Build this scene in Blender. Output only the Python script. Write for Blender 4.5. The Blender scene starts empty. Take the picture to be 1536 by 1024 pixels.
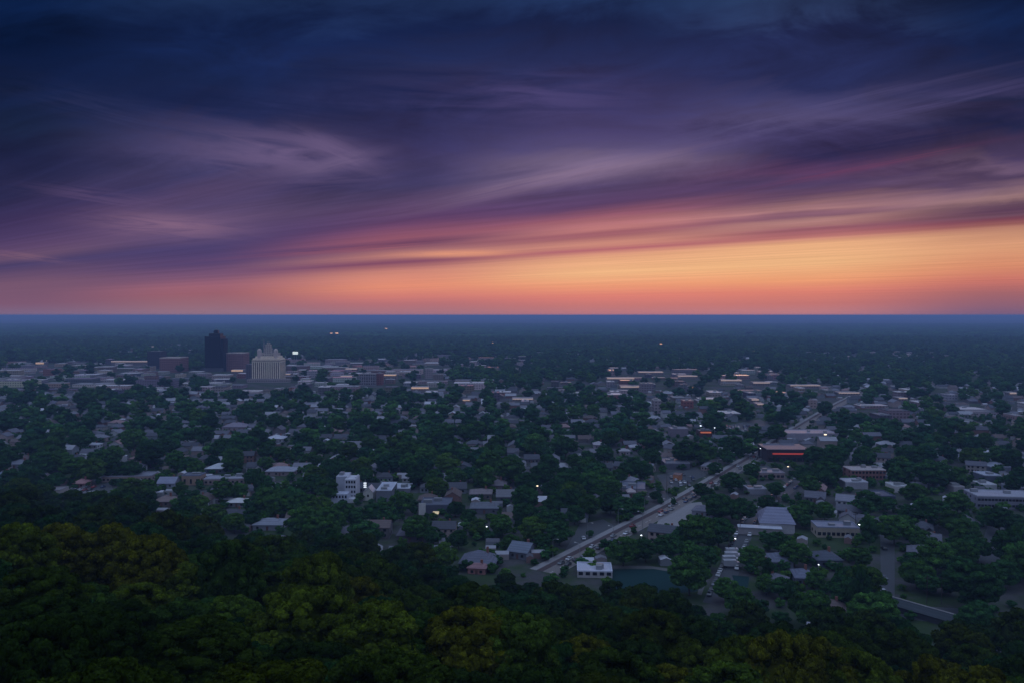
import bpy, math, random
import numpy as np
from mathutils import Vector, Matrix

SC = bpy.context.scene
COL = SC.collection
rnd = random.Random(7)
R = math.radians

# ------------------------------------------------------------------ camera
CAM_Z = 110.0
FPX = 1205.0                      # focal length in photo pixels (1536 wide)
PITCH = math.atan(39.3 / FPX)
cam = bpy.data.cameras.new("camera")
cam.sensor_width = 36.0
cam.lens = 36.0 * FPX / 1536.0
cam.clip_start = 1.0
cam.clip_end = 400000.0
camo = bpy.data.objects.new("camera", cam)
COL.objects.link(camo)
camo.location = (0, 0, CAM_Z)
camo.rotation_euler = (math.pi / 2 - PITCH, 0, 0)
SC.camera = camo
CP, SP = math.cos(PITCH), math.sin(PITCH)


def ray(px, py):
    """direction of a photo pixel: X per unit Y and Z per unit Y"""
    x = (px - 768.0) / FPX
    u = (512.0 - py) / FPX
    dy = CP + u * SP
    dz = -SP + u * CP
    return x / dy, dz / dy


def ground(px, py, z=0.0):
    X, Z = ray(px, py)
    D = (z - CAM_Z) / Z
    return X * D, D


def project(x, y, z):
    X, Z = x, z - CAM_Z
    fy = y * CP - Z * SP
    fz = y * SP + Z * CP
    return 768 + FPX * X / fy, 512 - FPX * fz / fy


def s2l(c):
    def f(v):
        v = v / 255.0
        return v / 12.92 if v <= 0.04045 else ((v + 0.055) / 1.055) ** 2.4
    return (f(c[0]), f(c[1]), f(c[2]), 1.0)


# ------------------------------------------------------------------ render settings
SC.view_settings.view_transform = 'Standard'
SC.view_settings.look = 'None'
SC.view_settings.gamma = 1.0
SC.view_settings.use_curve_mapping = False
SC.view_settings.exposure = 0.0
SC.cycles.use_denoising = True
SC.cycles.max_bounces = 4
SC.cycles.diffuse_bounces = 2
SC.cycles.glossy_bounces = 2
SC.cycles.transmission_bounces = 2
SC.cycles.volume_bounces = 0
SC.cycles.transparent_max_bounces = 4


# ------------------------------------------------------------------ node helpers
class NT:
    def __init__(self, tree):
        self.t = tree
        self.n = tree.nodes
        self.l = tree.links

    def node(self, typ, **kw):
        nd = self.n.new(typ)
        for k, v in kw.items():
            setattr(nd, k, v)
        return nd

    def put(self, sock, v):
        if isinstance(v, bpy.types.NodeSocket):
            self.l.new(v, sock)
        else:
            sock.default_value = v

    def m(self, op, a, b=0.0, c=None, clamp=False):
        nd = self.node('ShaderNodeMath', operation=op, use_clamp=clamp)
        self.put(nd.inputs[0], a)
        self.put(nd.inputs[1], b)
        if c is not None:
            self.put(nd.inputs[2], c)
        return nd.outputs[0]

    def ss(self, v, a, b, lo=0.0, hi=1.0, kind='SMOOTHSTEP'):
        nd = self.node('ShaderNodeMapRange', interpolation_type=kind)
        self.put(nd.inputs['Value'], v)
        nd.inputs['From Min'].default_value = a
        nd.inputs['From Max'].default_value = b
        nd.inputs['To Min'].default_value = lo
        nd.inputs['To Max'].default_value = hi
        return nd.outputs['Result']

    def mix(self, f, a, b, mode='MIX'):
        nd = self.node('ShaderNodeMix', data_type='RGBA', blend_type=mode)
        self.put(nd.inputs['Factor'], f)
        self.put(nd.inputs['A'], a)
        self.put(nd.inputs['B'], b)
        return nd.outputs['Result']

    def xyz(self, x, y, z):
        nd = self.node('ShaderNodeCombineXYZ')
        self.put(nd.inputs[0], x)
        self.put(nd.inputs[1], y)
        self.put(nd.inputs[2], z)
        return nd.outputs[0]

    def sep(self, v):
        nd = self.node('ShaderNodeSeparateXYZ')
        self.l.new(v, nd.inputs[0])
        return nd.outputs

    def noise(self, vec, scale=1.0, detail=3.0, rough=0.5, distort=0.0, dims='3D'):
        nd = self.node('ShaderNodeTexNoise', noise_dimensions=dims)
        self.l.new(vec, nd.inputs['Vector'])
        nd.inputs['Scale'].default_value = scale
        nd.inputs['Detail'].default_value = detail
        nd.inputs['Roughness'].default_value = rough
        nd.inputs['Distortion'].default_value = distort
        return nd.outputs['Fac']

    def ramp(self, fac, stops, interp='LINEAR'):
        nd = self.node('ShaderNodeValToRGB')
        cr = nd.color_ramp
        cr.interpolation = interp
        stops = sorted(stops, key=lambda s: s[0])
        while len(cr.elements) < len(stops):
            cr.elements.new(0.5)
        for e, (p, c) in zip(cr.elements, stops):
            e.position = p
        for e, (p, c) in zip(cr.elements, stops):
            e.position = p
            e.color = c
        self.l.new(fac, nd.inputs[0])
        return nd.outputs['Color']


# ------------------------------------------------------------------ the sky (world)
world = bpy.data.worlds.new("World")
SC.world = world
world.use_nodes = True
W = NT(world.node_tree)
W.n.clear()
SKY_GAIN_BACK = 1.0
# cloud sheets run in streaks towards a vanishing point far left on the horizon; each
# entry is (photo x of the azimuth, [(photo y, sRGB colour)...])
SKYCOLS = [
    (30, [(0, (3, 27, 68)), (60, (2, 19, 54)), (110, (8, 27, 68)), (200, (22, 36, 72)), (235, (27, 33, 72)), (290, (42, 42, 82)),
          (330, (62, 50, 92)), (355, (76, 60, 102)), (372, (92, 70, 108)), (385, (102, 78, 108)), (397, (74, 64, 106)), (425, (118, 86, 112)), (455, (126, 90, 116)), (470, (128, 104, 132))]),
    (310, [(0, (20, 42, 84)), (60, (14, 34, 80)), (110, (18, 34, 76)), (165, (30, 40, 86)), (190, (52, 52, 96)), (225, (70, 64, 108)),
           (260, (60, 57, 102)), (285, (84, 68, 109)), (312, (80, 66, 106)), (335, (98, 78, 116)), (370, (72, 62, 108)), (395, (86, 68, 112)),
           (415, (124, 86, 116)), (430, (160, 102, 119)), (440, (156, 98, 112)), (455, (152, 106, 120)), (470, (150, 116, 134))]),
    (610, [(0, (22, 42, 85)), (50, (17, 34, 80)), (100, (34, 44, 90)), (140, (46, 50, 99)), (180, (40, 44, 92)), (230, (56, 51, 98)),
           (280, (60, 55, 97)), (300, (84, 66, 105)), (330, (92, 62, 105)), (357, (148, 88, 110)), (366, (98, 62, 97)), (383, (182, 122, 120)),
           (393, (132, 77, 105)), (408, (212, 142, 120)), (430, (234, 150, 116)), (445, (214, 130, 116)), (456, (184, 114, 120)), (470, (168, 118, 130))]),
    (910, [(0, (24, 46, 90)), (45, (22, 36, 80)), (100, (38, 46, 95)), (150, (50, 48, 95)), (190, (66, 58, 105)), (215, (82, 72, 118)),
           (242, (128, 108, 144)), (264, (112, 93, 130)), (280, (86, 70, 114)), (308, (88, 62, 104)), (325, (150, 90, 110)), (343, (194, 125, 125)),
           (352, (150, 86, 106)), (367, (216, 152, 125)), (374, (176, 100, 112)), (386, (236, 176, 130)), (410, (244, 190, 132)), (430, (240, 160, 118)),
           (445, (224, 132, 116)), (459, (196, 120, 120)), (470, (186, 122, 130))]),
    (1210, [(0, (36, 58, 100)), (35, (40, 58, 104)), (60, (30, 41, 88)), (120, (32, 40, 86)), (150, (66, 64, 113)), (180, (80, 72, 118)),
            (200, (62, 56, 105)), (232, (48, 42, 86)), (260, (88, 55, 95)), (275, (72, 58, 100)), (298, (105, 75, 110)), (314, (174, 125, 130)),
            (324, (112, 72, 106)), (334, (186, 136, 130)), (345, (142, 82, 102)), (357, (188, 118, 116)), (366, (238, 182, 130)), (395, (240, 188, 130)),
            (420, (240, 165, 116)), (436, (224, 134, 112)), (455, (196, 118, 117)), (470, (186, 126, 134))]),
    (1510, [(0, (8, 32, 75)), (60, (12, 28, 68)), (110, (32, 38, 78)), (135, (50, 48, 90)), (150, (32, 38, 77)), (165, (45, 42, 82)),
            (190, (30, 35, 75)), (220, (62, 50, 88)), (240, (72, 58, 98)), (252, (108, 84, 114)), (265, (72, 56, 92)), (285, (128, 98, 120)),
            (299, (168, 128, 130)), (312, (82, 55, 88)), (324, (112, 76, 96)), (333, (128, 62, 82)), (346, (196, 140, 116)), (370, (224, 164, 120)),
            (400, (220, 146, 108)), (420, (206, 122, 106)), (440, (162, 102, 110)), (460, (138, 98, 120)), (470, (124, 96, 126))]),
]
VPX = 1.185      # streaks vanish at X = -1.185
KMAX = 0.80
tc = W.node('ShaderNodeTexCoord')
dx, dy, dz = W.sep(tc.outputs['Generated'])
dys = W.m('MAXIMUM', dy, 0.05)
Xn = W.m('DIVIDE', dx, dys)
Zn = W.m('DIVIDE', W.m('MAXIMUM', dz, 0.0), dys)
den = W.m('MAXIMUM', W.m('ADD', Xn, VPX), 0.15)
k0 = W.m('DIVIDE', Zn, den)
lk = W.m('LOGARITHM', W.m('MAXIMUM', k0, 0.003), math.e)
streak = W.noise(W.xyz(W.m('MULTIPLY', lk, 9.0), W.m('MULTIPLY', Xn, 1.3), 0.0), 1.0, 5.0, 0.62, 0.25)
fine = W.noise(W.xyz(W.m('MULTIPLY', lk, 34.0), W.m('MULTIPLY', Xn, 3.4), 4.0), 1.0, 4.0, 0.6, 0.3)
wisp = W.noise(W.xyz(W.m('ADD', W.m('MULTIPLY', lk, 2.6), W.m('MULTIPLY', Xn, 0.9)), W.m('MULTIPLY', Xn, 2.2), 9.0), 1.6, 6.0, 0.55, 0.9)
hi = W.ss(Zn, 0.08, 0.22)
warp = W.m('ADD', W.m('MULTIPLY', W.m('SUBTRACT', streak, 0.5), W.m('ADD', W.m('MULTIPLY', hi, 0.17), 0.045)),
           W.m('MULTIPLY', W.m('SUBTRACT', wisp, 0.5), W.m('MULTIPLY', hi, 0.38)))
near_h = W.ss(Zn, 0.0, 0.045)
k = W.m('MULTIPLY', k0, W.m('EXPONENT', W.m('MULTIPLY', warp, near_h)))
t = W.m('DIVIDE', k, KMAX)
px_s = W.m('ADD', W.m('MULTIPLY', Xn, FPX), 768.0)
streak2 = W.noise(W.xyz(W.m('MULTIPLY', Xn, 1.7), W.m('ADD', W.m('MULTIPLY', Zn, 10.0), W.m('MULTIPLY', Xn, -0.8)), 3.0), 1.0, 6.0, 0.6, 0.5)
puff = W.noise(W.xyz(W.m('MULTIPLY', Xn, 4.6), W.m('ADD', W.m('MULTIPLY', Zn, 13.0), W.m('MULTIPLY', Xn, -1.2)), 13.0), 1.0, 7.0, 0.62, 0.8)
z2 = W.m('MULTIPLY', Zn, W.m('EXPONENT', W.m('ADD', W.m('MULTIPLY', W.m('SUBTRACT', streak2, 0.5), 0.34), W.m('MULTIPLY', W.m('SUBTRACT', puff, 0.5), 0.28))))
t2 = W.m('DIVIDE', z2, 0.48)
upper = W.ss(Zn, 0.13, 0.23)
colu = None
prev = None
SKYCOLS = [(cx, [(py, (c[0], c[1], c[2]) if c[0] < 200 else (c[0] * .985, c[1] * 0.965, c[2] * 1.02)) for py, c in st]) for cx, st in SKYCOLS]
for cx, stops in SKYCOLS:
    cc = W.ramp(t2, [(min(1.0, max(0.0, ray(cx, py)[1] / 0.48)), s2l(c)) for py, c in stops])
    colu = cc if colu is None else W.mix(W.ss(px_s, prev, cx), colu, cc)
    prev = cx
lum2 = W.m('ADD', 1.0, W.m('ADD', W.m('MULTIPLY', W.m('SUBTRACT', puff, 0.52), 1.7), W.m('MULTIPLY', W.m('SUBTRACT', streak2, 0.5), 1.0)))
colu = W.mix(1.0, colu, W.xyz(lum2, lum2, lum2), 'MULTIPLY')
colr = None
prev = None
for cx, stops in SKYCOLS:
    st = []
    for py, c in stops:
        X, Z = ray(cx, py)
        st.append((min(1.0, max(0.0, Z / (X + VPX) / KMAX)), s2l(c)))
    cc = W.ramp(t, st)
    colr = cc if colr is None else W.mix(W.ss(px_s, prev, cx), colr, cc)
    prev = cx
# brightness play inside the cloud
lum = W.m('ADD', 1.0, W.m('MULTIPLY', W.m('SUBTRACT', wisp, 0.5), W.m('MULTIPLY', hi, 0.9)))
lum = W.m('MULTIPLY', lum, W.m('ADD', 1.0, W.m('MULTIPLY', W.m('SUBTRACT', fine, 0.5), W.m('MULTIPLY', near_h, 0.46))))
billow = W.noise(W.xyz(W.m('ADD', W.m('MULTIPLY', lk, 5.5), W.m('MULTIPLY', Xn, -1.6)), W.m('MULTIPLY', Xn, 3.6), 21.0), 1.0, 7.0, 0.6, 0.6)
lum = W.m('MULTIPLY', lum, W.m('ADD', 1.0, W.m('MULTIPLY', W.m('SUBTRACT', billow, 0.52), W.m('MULTIPLY', hi, 2.0))))
lum = W.m('MULTIPLY', lum, 0.96)
colr = W.mix(1.0, colr, W.xyz(lum, lum, lum), 'MULTIPLY')
colr = W.mix(upper, colr, colu)
bwn = W.node('ShaderNodeRGBToBW')
W.l.new(colr, bwn.inputs[0])
grey_ = W.xyz(bwn.outputs[0], bwn.outputs[0], bwn.outputs[0])
colr = W.mix(W.m('MULTIPLY', hi, 0.12), colr, grey_)


def patch(colr, px, py, lx, ly, ang, add, power=1.0, cut=(0.30, 0.72)):
    """a lit patch of cloud at a fixed direction in the sky, frayed by noise"""
    X, Z = ray(px, py)
    a = R(ang)
    ux = W.m('SUBTRACT', Xn, X)
    uz = W.m('SUBTRACT', Zn, Z)
    p = W.m('DIVIDE', W.m('ADD', W.m('MULTIPLY', ux, math.cos(a)), W.m('MULTIPLY', uz, math.sin(a))), lx / FPX)
    q = W.m('DIVIDE', W.m('SUBTRACT', W.m('MULTIPLY', uz, math.cos(a)), W.m('MULTIPLY', ux, math.sin(a))), ly / FPX)
    g = W.m('EXPONENT', W.m('MULTIPLY', W.m('ADD', W.m('MULTIPLY', p, p), W.m('MULTIPLY', q, q)), -1.0))
    nz = W.noise(W.xyz(W.m('MULTIPLY', p, 0.8), W.m('MULTIPLY', q, 1.5), px * 0.01), 1.1, 5.0, 0.55, 0.7)
    f = W.m('MULTIPLY', g, W.ss(nz, *cut))
    return W.mix(W.m('MULTIPLY', f, power), colr, s2l(add))


colr = patch(colr, 420, 232, 125, 32, -6, (104, 88, 126), 0.95, (0.2, 0.6))
colr = patch(colr, 500, 226, 60, 16, -24, (104, 88, 126), 0.8, (0.2, 0.6))
colr = patch(colr, 500, 246, 60, 10, 14, (108, 92, 128), 0.7, (0.2, 0.6))
colr = patch(colr, 480, 275, 90, 14, 4, (42, 42, 84), 0.6)
colr = patch(colr, 230, 182, 150, 20, -14, (52, 56, 98), 0.8)
colr = patch(colr, 250, 338, 95, 17, -4, (132, 100, 128), 0.9, (0.2, 0.6))
colr = patch(colr, 180, 300, 110, 10, -8, (92, 74, 112), 0.8)
colr = patch(colr, 30, 384, 60, 5, -7, (146, 106, 122), 0.5)
colr = patch(colr, 790, 150, 150, 34, 0, (78, 70, 118), 0.8)
colr = patch(colr, 300, 150, 230, 26, -8, (18, 30, 68), 0.8)
colr = patch(colr, 560, 120, 260, 38, -4, (17, 30, 72), 0.7)
colr = patch(colr, 830, 268, 200, 11, 12, (140, 116, 142), 0.55, (0.2, 0.7))
colr = patch(colr, 1180, 178, 260, 15, 13, (86, 80, 124), 0.6)
colr = patch(colr, 1380, 160, 180, 10, 13, (78, 72, 116), 0.7)
colr = patch(colr, 1380, 205, 260, 15, 11, (28, 32, 72), 0.8)
colr = patch(colr, 1300, 250, 150, 5, 11, (118, 58, 92), 0.5, (0.2, 0.7))
colr = patch(colr, 690, 381, 85, 5, 1, (226, 152, 122), 0.9, (0.1, 0.5))
colr = patch(colr, 560, 372, 160, 5, 4, (176, 100, 112), 0.6)
# the unseen rest of the dome: open blue twilight overhead and behind the viewer
horiz = W.m('SQRT', W.m('ADD', W.m('MULTIPLY', dx, dx), W.m('MULTIPLY', dy, dy)))
back_f = W.ss(W.m('DIVIDE', dy, W.m('MAXIMUM', horiz, 0.001)), 0.55, 0.80, 1.0, 0.0)
BACK_LO = (0.115, 0.120, 0.215, 1)
BACK_HI = (0.40, 0.53, 0.80, 1)
backc = W.mix(W.ss(dz, 0.05, 0.75), BACK_LO, BACK_HI)
top_f = W.ss(dz, 0.41, 0.66)
side = W.m('MAXIMUM', back_f, top_f)
colr = W.mix(side, colr, backc)
# below the horizon: dark land
colr = W.mix(W.ss(dz, -0.03, -0.002, 1.0, 0.0), colr, (0.006, 0.010, 0.018, 1))
# a faint share of physical twilight sky on top
nish = W.node('ShaderNodeTexSky', sky_type='NISHITA')
nish.sun_disc = False
nish.sun_elevation = R(1.0)
nish.sun_rotation = R(13)
nish.altitude = 200
addn = W.mix(1.0, colr, W.mix(1.0, nish.outputs['Color'], (0.0012, 0.0012, 0.0012, 1), 'MULTIPLY'), 'ADD')
bg = W.node('ShaderNodeBackground')
W.l.new(addn, bg.inputs['Color'])
bg.inputs['Strength'].default_value = 1.0
wo = W.node('ShaderNodeOutputWorld')
W.l.new(bg.outputs[0], wo.inputs['Surface'])
world.cycles.sampling_method = 'MANUAL'
world.cycles.sample_map_resolution = 512

# last glow of the set sun, broad and weak
sun = bpy.data.lights.new("sun", 'SUN')
sun.energy = 0.10
sun.angle = R(20)
sun.color = (1.0, 0.55, 0.32)
suno = bpy.data.objects.new("sun", sun)
COL.objects.link(suno)
suno.rotation_euler = (R(90 - 4), 0, R(180 - 13))


# ------------------------------------------------------------------ materials
MATS = {}


def mat(name, base=(0.5, 0.5, 0.5), rough=0.8, metal=0.0, emit=None, estr=1.0, spec=0.5):
    if name in MATS:
        return MATS[name]
    mt = bpy.data.materials.new(name)
    mt.use_nodes = True
    N = NT(mt.node_tree)
    b = N.n['Principled BSDF']
    b.inputs['Roughness'].default_value = rough
    b.inputs['Metallic'].default_value = metal
    b.inputs['Specular IOR Level'].default_value = spec
    g = N.node('ShaderNodeNewGeometry')
    n1 = N.noise(g.outputs['Position'], 0.35, 4, 0.6)
    n2 = N.noise(g.outputs['Position'], 3.0, 2, 0.6)
    v = N.m('ADD', 0.72, N.m('ADD', N.m('MULTIPLY', n1, 0.38), N.m('MULTIPLY', n2, 0.18)))
    c = N.mix(1.0, (base[0], base[1], base[2], 1), N.xyz(v, v, v), 'MULTIPLY')
    N.l.new(c, b.inputs['Base Color'])
    if emit:
        b.inputs['Emission Color'].default_value = (emit[0], emit[1], emit[2], 1)
        b.inputs['Emission Strength'].default_value = estr
    MATS[name] = mt
    return mt


def objcol_mat(name, rough=0.8, kind='plain', spec=0.5, metal=0.0):
    """material whose colour is the object's own colour, with wear and surface pattern"""
    mt = bpy.data.materials.new(name)
    mt.use_nodes = True
    N = NT(mt.node_tree)
    b = N.n['Principled BSDF']
    b.inputs['Roughness'].default_value = rough
    b.inputs['Specular IOR Level'].default_value = spec
    b.inputs['Metallic'].default_value = metal
    oi = N.node('ShaderNodeObjectInfo')
    g = N.node('ShaderNodeNewGeometry')
    tcn = N.node('ShaderNodeTexCoord')
    n1 = N.noise(g.outputs['Position'], 0.25, 5, 0.65)
    n2 = N.noise(g.outputs['Position'], 1.7, 3, 0.6)
    v = N.m('ADD', 0.55, N.m('ADD', N.m('MULTIPLY', n1, 0.65), N.m('MULTIPLY', n2, 0.25)))
    if kind == 'shingle':
        ox, oy, oz = N.sep(tcn.outputs['Object'])
        wv = N.m('SINE', N.m('MULTIPLY', oz, 9.0))
        v = N.m('MULTIPLY', v, N.m('ADD', 1.0, N.m('MULTIPLY', wv, 0.12)))
    if kind == 'siding':
        ox, oy, oz = N.sep(tcn.outputs['Object'])
        wv = N.m('SINE', N.m('MULTIPLY', oz, 18.0))
        v = N.m('MULTIPLY', v, N.m('ADD', 1.0, N.m('MULTIPLY', wv, 0.08)))
    if kind == 'facade':
        # storeys and bays pressed into a wall too far off for modelled windows
        ox, oy, oz = N.sep(tcn.outputs['Object'])
        sxy = N.m('ADD', ox, oy)
        a = N.m('GREATER_THAN', N.m('FRACT', N.m('MULTIPLY', oz, 0.29)), 0.50)
        c2 = N.m('GREATER_THAN', N.m('FRACT', N.m('MULTIPLY', sxy, 0.27)), 0.42)
        w = N.m('MULTIPLY', a, c2)
        v = N.m('MULTIPLY', v, N.m('SUBTRACT', 1.0, N.m('MULTIPLY', w, 0.62)))
    c = N.mix(1.0, oi.outputs['Color'], N.xyz(v, v, v), 'MULTIPLY')
    N.l.new(c, b.inputs['Base Color'])
    return mt


M_WALL = objcol_mat('painted_wall', 0.85, 'siding', 0.3)
M_FACADE = objcol_mat('masonry_facade', 0.8, 'facade', 0.3)
M_PLAINW = objcol_mat('render_wall', 0.8, 'plain', 0.3)
M_ROOF = objcol_mat('shingle_roof', 0.75, 'shingle', 0.4)
M_FLAT = objcol_mat('membrane_roof', 0.38, 'plain', 0.5)
M_GLOSS = objcol_mat('wet_membrane_roof', 0.12, 'plain', 0.9)
M_CAR = objcol_mat('car_paint', 0.25, 'plain', 0.6)
M_GLASS = mat('window_glass', (0.012, 0.016, 0.024), 0.08, 0.0, spec=0.7)
M_DARKGLASS = mat('tower_glass', (0.004, 0.009, 0.018), 0.3, 0.0, spec=0.2)
M_TRIM = mat('white_trim', (0.55, 0.55, 0.55), 0.6)
M_DOOR = mat('door_paint', (0.12, 0.05, 0.04), 0.5)
M_BRICK = mat('brick', (0.22, 0.09, 0.07), 0.85)
M_TYRE = mat('tyre_rubber', (0.02, 0.02, 0.02), 0.9)
M_METAL = mat('galvanised_metal', (0.35, 0.36, 0.38), 0.4, 0.8)
M_BARK = mat('bark', (0.045, 0.035, 0.028), 0.9)
M_LAMPW = mat('lamp_white', (0.8, 0.8, 0.8), 0.5, emit=(0.85, 0.92, 1.0), estr=3.0)
M_LAMPO = mat('lamp_orange', (0.8, 0.5, 0.3), 0.5, emit=(1.0, 0.50, 0.25), estr=1.1)
M_LAMPWW = mat('lamp_warm', (0.8, 0.7, 0.5), 0.5, emit=(1.0, 0.78, 0.5), estr=2.2)
M_REDSIGN = mat('lit_red_fascia', (0.5, 0.05, 0.04), 0.5, emit=(0.85, 0.10, 0.075), estr=0.26)
M_ORSIGN = mat('lit_orange_fascia', (0.5, 0.12, 0.04), 0.5, emit=(0.9, 0.20, 0.07), estr=0.26)
M_SCREEN = mat('lit_screen', (0.8, 0.8, 0.8), 0.5, emit=(0.80, 0.92, 0.85), estr=0.75)
M_YELLOW = mat('lit_yellow_canopy', (0.6, 0.5, 0.3), 0.6, emit=(0.9, 0.65, 0.30), estr=0.35)


def leaf_mat(name, rough=0.6):
    mt = bpy.data.materials.new(name)
    mt.use_nodes = True
    N = NT(mt.node_tree)
    N.n.clear()
    oi = N.node('ShaderNodeObjectInfo')
    at = N.node('ShaderNodeAttribute', attribute_name='tint')
    at2 = N.node('ShaderNodeAttribute', attribute_name='crown_colour', attribute_type='INSTANCER')
    g = N.node('ShaderNodeNewGeometry')
    return mt, N, oi, at, at2, g


def finish_leaf(mt, N, basec, tint, g):
    n = N.noise(g.outputs['Position'], 0.22, 3, 0.6)
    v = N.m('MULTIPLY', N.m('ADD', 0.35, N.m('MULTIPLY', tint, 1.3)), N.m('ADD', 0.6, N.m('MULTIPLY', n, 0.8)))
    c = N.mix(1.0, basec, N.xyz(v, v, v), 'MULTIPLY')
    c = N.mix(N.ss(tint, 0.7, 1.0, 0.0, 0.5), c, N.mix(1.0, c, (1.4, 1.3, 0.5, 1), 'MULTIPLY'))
    d = N.node('ShaderNodeBsdfDiffuse')
    N.l.new(c, d.inputs['Color'])
    tr = N.node('ShaderNodeBsdfTranslucent')
    N.l.new(N.mix(1.0, c, (1.2, 1.3, 0.5, 1), 'MULTIPLY'), tr.inputs['Color'])
    ms = N.node('ShaderNodeMixShader')
    ms.inputs[0].default_value = 0.25
    N.l.new(d.outputs[0], ms.inputs[1])
    N.l.new(tr.outputs[0], ms.inputs[2])
    o = N.node('ShaderNodeOutputMaterial')
    N.l.new(ms.outputs[0], o.inputs['Surface'])
    return mt


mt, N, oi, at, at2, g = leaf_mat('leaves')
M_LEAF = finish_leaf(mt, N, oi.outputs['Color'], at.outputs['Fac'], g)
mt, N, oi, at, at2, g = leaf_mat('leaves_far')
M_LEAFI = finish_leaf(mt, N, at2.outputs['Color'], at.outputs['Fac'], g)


# ------------------------------------------------------------------ mesh helpers
class MB:
    def __init__(self):
        self.v = []
        self.f = []
        self.mi = []

    def add(self, vs, fs, mi=0):
        o = len(self.v)
        self.v += [tuple(p) for p in vs]
        self.f += [tuple(i + o for i in q) for q in fs]
        self.mi += [mi] * len(fs)

    def box(self, x0, x1, y0, y1, z0, z1, mi=0, open_bottom=False):
        vs = [(x0, y0, z0), (x1, y0, z0), (x1, y1, z0), (x0, y1, z0), (x0, y0, z1), (x1, y0, z1), (x1, y1, z1), (x0, y1, z1)]
        fs = [(4, 5, 6, 7), (0, 1, 5, 4), (1, 2, 6, 5), (2, 3, 7, 6), (3, 0, 4, 7)]
        if not open_bottom:
            fs.append((3, 2, 1, 0))
        self.add(vs, fs, mi)

    def bevbox(self, x0, x1, y0, y1, z0, z1, b):
        """box with chamfered top edges"""
        vs = [(x0, y0, z0), (x1, y0, z0), (x1, y1, z0), (x0, y1, z0),
              (x0, y0, z1 - b), (x1, y0, z1 - b), (x1, y1, z1 - b), (x0, y1, z1 - b),
              (x0 + b, y0 + b, z1), (x1 - b, y0 + b, z1), (x1 - b, y1 - b, z1), (x0 + b, y1 - b, z1)]
        fs = [(3, 2, 1, 0), (8, 9, 10, 11)]
        for i in range(4):
            j = (i + 1) % 4
            fs.append((i, j, 4 + j, 4 + i))
            fs.append((4 + i, 4 + j, 8 + j, 8 + i))
        self.add(vs, fs)

    def gable(self, x0, x1, y0, y1, z, h, ov=0.5, th=0.18):
        """gable roof, ridge along x, with thickness"""
        ym = (y0 + y1) / 2
        sl = h / (ym - y0)
        ze = z - ov * sl
        a = [(x0 - ov, y0 - ov, ze), (x1 + ov, y0 - ov, ze), (x1 + ov, ym, z + h), (x0 - ov, ym, z + h), (x1 + ov, y1 + ov, ze), (x0 - ov, y1 + ov, ze)]
        b = [(p[0], p[1], p[2] + th) for p in a]
        self.add(a + b, [(6, 7, 8, 9), (9, 8, 10, 11), (3, 2, 1, 0), (5, 4, 2, 3), (0, 1, 7, 6), (4, 5, 11, 10), (1, 2, 8, 7), (2, 4, 10, 8), (5, 3, 9, 11), (3, 0, 6, 9)])

    def hip(self, x0, x1, y0, y1, z, h, ov=0.5, th=0.15):
        w = (y1 - y0) / 2
        ym = (y0 + y1) / 2
        e = [(x0 - ov, y0 - ov, z), (x1 + ov, y0 - ov, z), (x1 + ov, y1 + ov, z), (x0 - ov, y1 + ov, z)]
        et = [(p[0], p[1], z + th) for p in e]
        rdg = [(min(x0 + w, (x0 + x1) / 2), ym, z + h), (max(x1 - w, (x0 + x1) / 2), ym, z + h)]
        self.add(e + et + rdg, [(3, 2, 1, 0), (0, 1, 5, 4), (1, 2, 6, 5), (2, 3, 7, 6), (3, 0, 4, 7), (4, 5, 9, 8), (6, 7, 8, 9), (5, 6, 9), (7, 4, 8)])

    def prism(self, pts, z0, z1):
        n = len(pts)
        vs = [(p[0], p[1], z0) for p in pts] + [(p[0], p[1], z1) for p in pts]
        fs = [tuple(range(n - 1, -1, -1)), tuple(range(n, 2 * n))]
        fs += [(i, (i + 1) % n, n + (i + 1) % n, n + i) for i in range(n)]
        self.add(vs, fs)

    def tube(self, pts, rad, n=7, cap=True):
        pts = [Vector(p) for p in pts]
        o = len(self.v)
        for i, p in enumerate(pts):
            d = (pts[min(i + 1, len(pts) - 1)] - pts[max(i - 1, 0)]).normalized()
            a = d.cross(Vector((0.3, 1, 0.2))).normalized()
            b = d.cross(a)
            for j in range(n):
                t = 2 * math.pi * j / n
                self.v.append(tuple(p + (a * math.cos(t) + b * math.sin(t)) * rad[i]))
        for i in range(len(pts) - 1):
            for j in range(n):
                q = (j + 1) % n
                self.f.append((o + i * n + j, o + i * n + q, o + (i + 1) * n + q, o + (i + 1) * n + j))
                self.mi.append(0)
        if cap:
            self.f.append(tuple(o + (len(pts) - 1) * n + j for j in range(n)))
            self.mi.append(0)

    def mesh(self, name, mats):
        me = bpy.data.meshes.new(name)
        me.from_pydata(self.v, [], self.f)
        if not isinstance(mats, (list, tuple)):
            mats = [mats]
        for mm in mats:
            me.materials.append(mm)
        if len(mats) > 1:
            me.polygons.foreach_set('material_index', self.mi)
        me.update()
        return me

    def obj(self, name, mats, parent=None, color=None):
        return mkobj(name, self.mesh(name, mats), parent, color)


def mkobj(name, me, parent=None, color=None):
    o = bpy.data.objects.new(name, me)
    COL.objects.link(o)
    if parent:
        o.parent = parent
    if color is not None:
        o.color = (color[0], color[1], color[2], 1)
    return o


def empty(name, loc=(0, 0, 0), rz=0.0):
    o = bpy.data.objects.new(name, None)
    o.empty_display_size = 0.5
    COL.objects.link(o)
    o.location = loc
    o.rotation_euler = (0, 0, rz)
    return o


def tag(o, label=None, cat=None, group=None, kind=None):
    if label:
        o['label'] = label
    if cat:
        o['category'] = cat
    if group:
        o['group'] = group
    if kind:
        o['kind'] = kind
    return o


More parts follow.
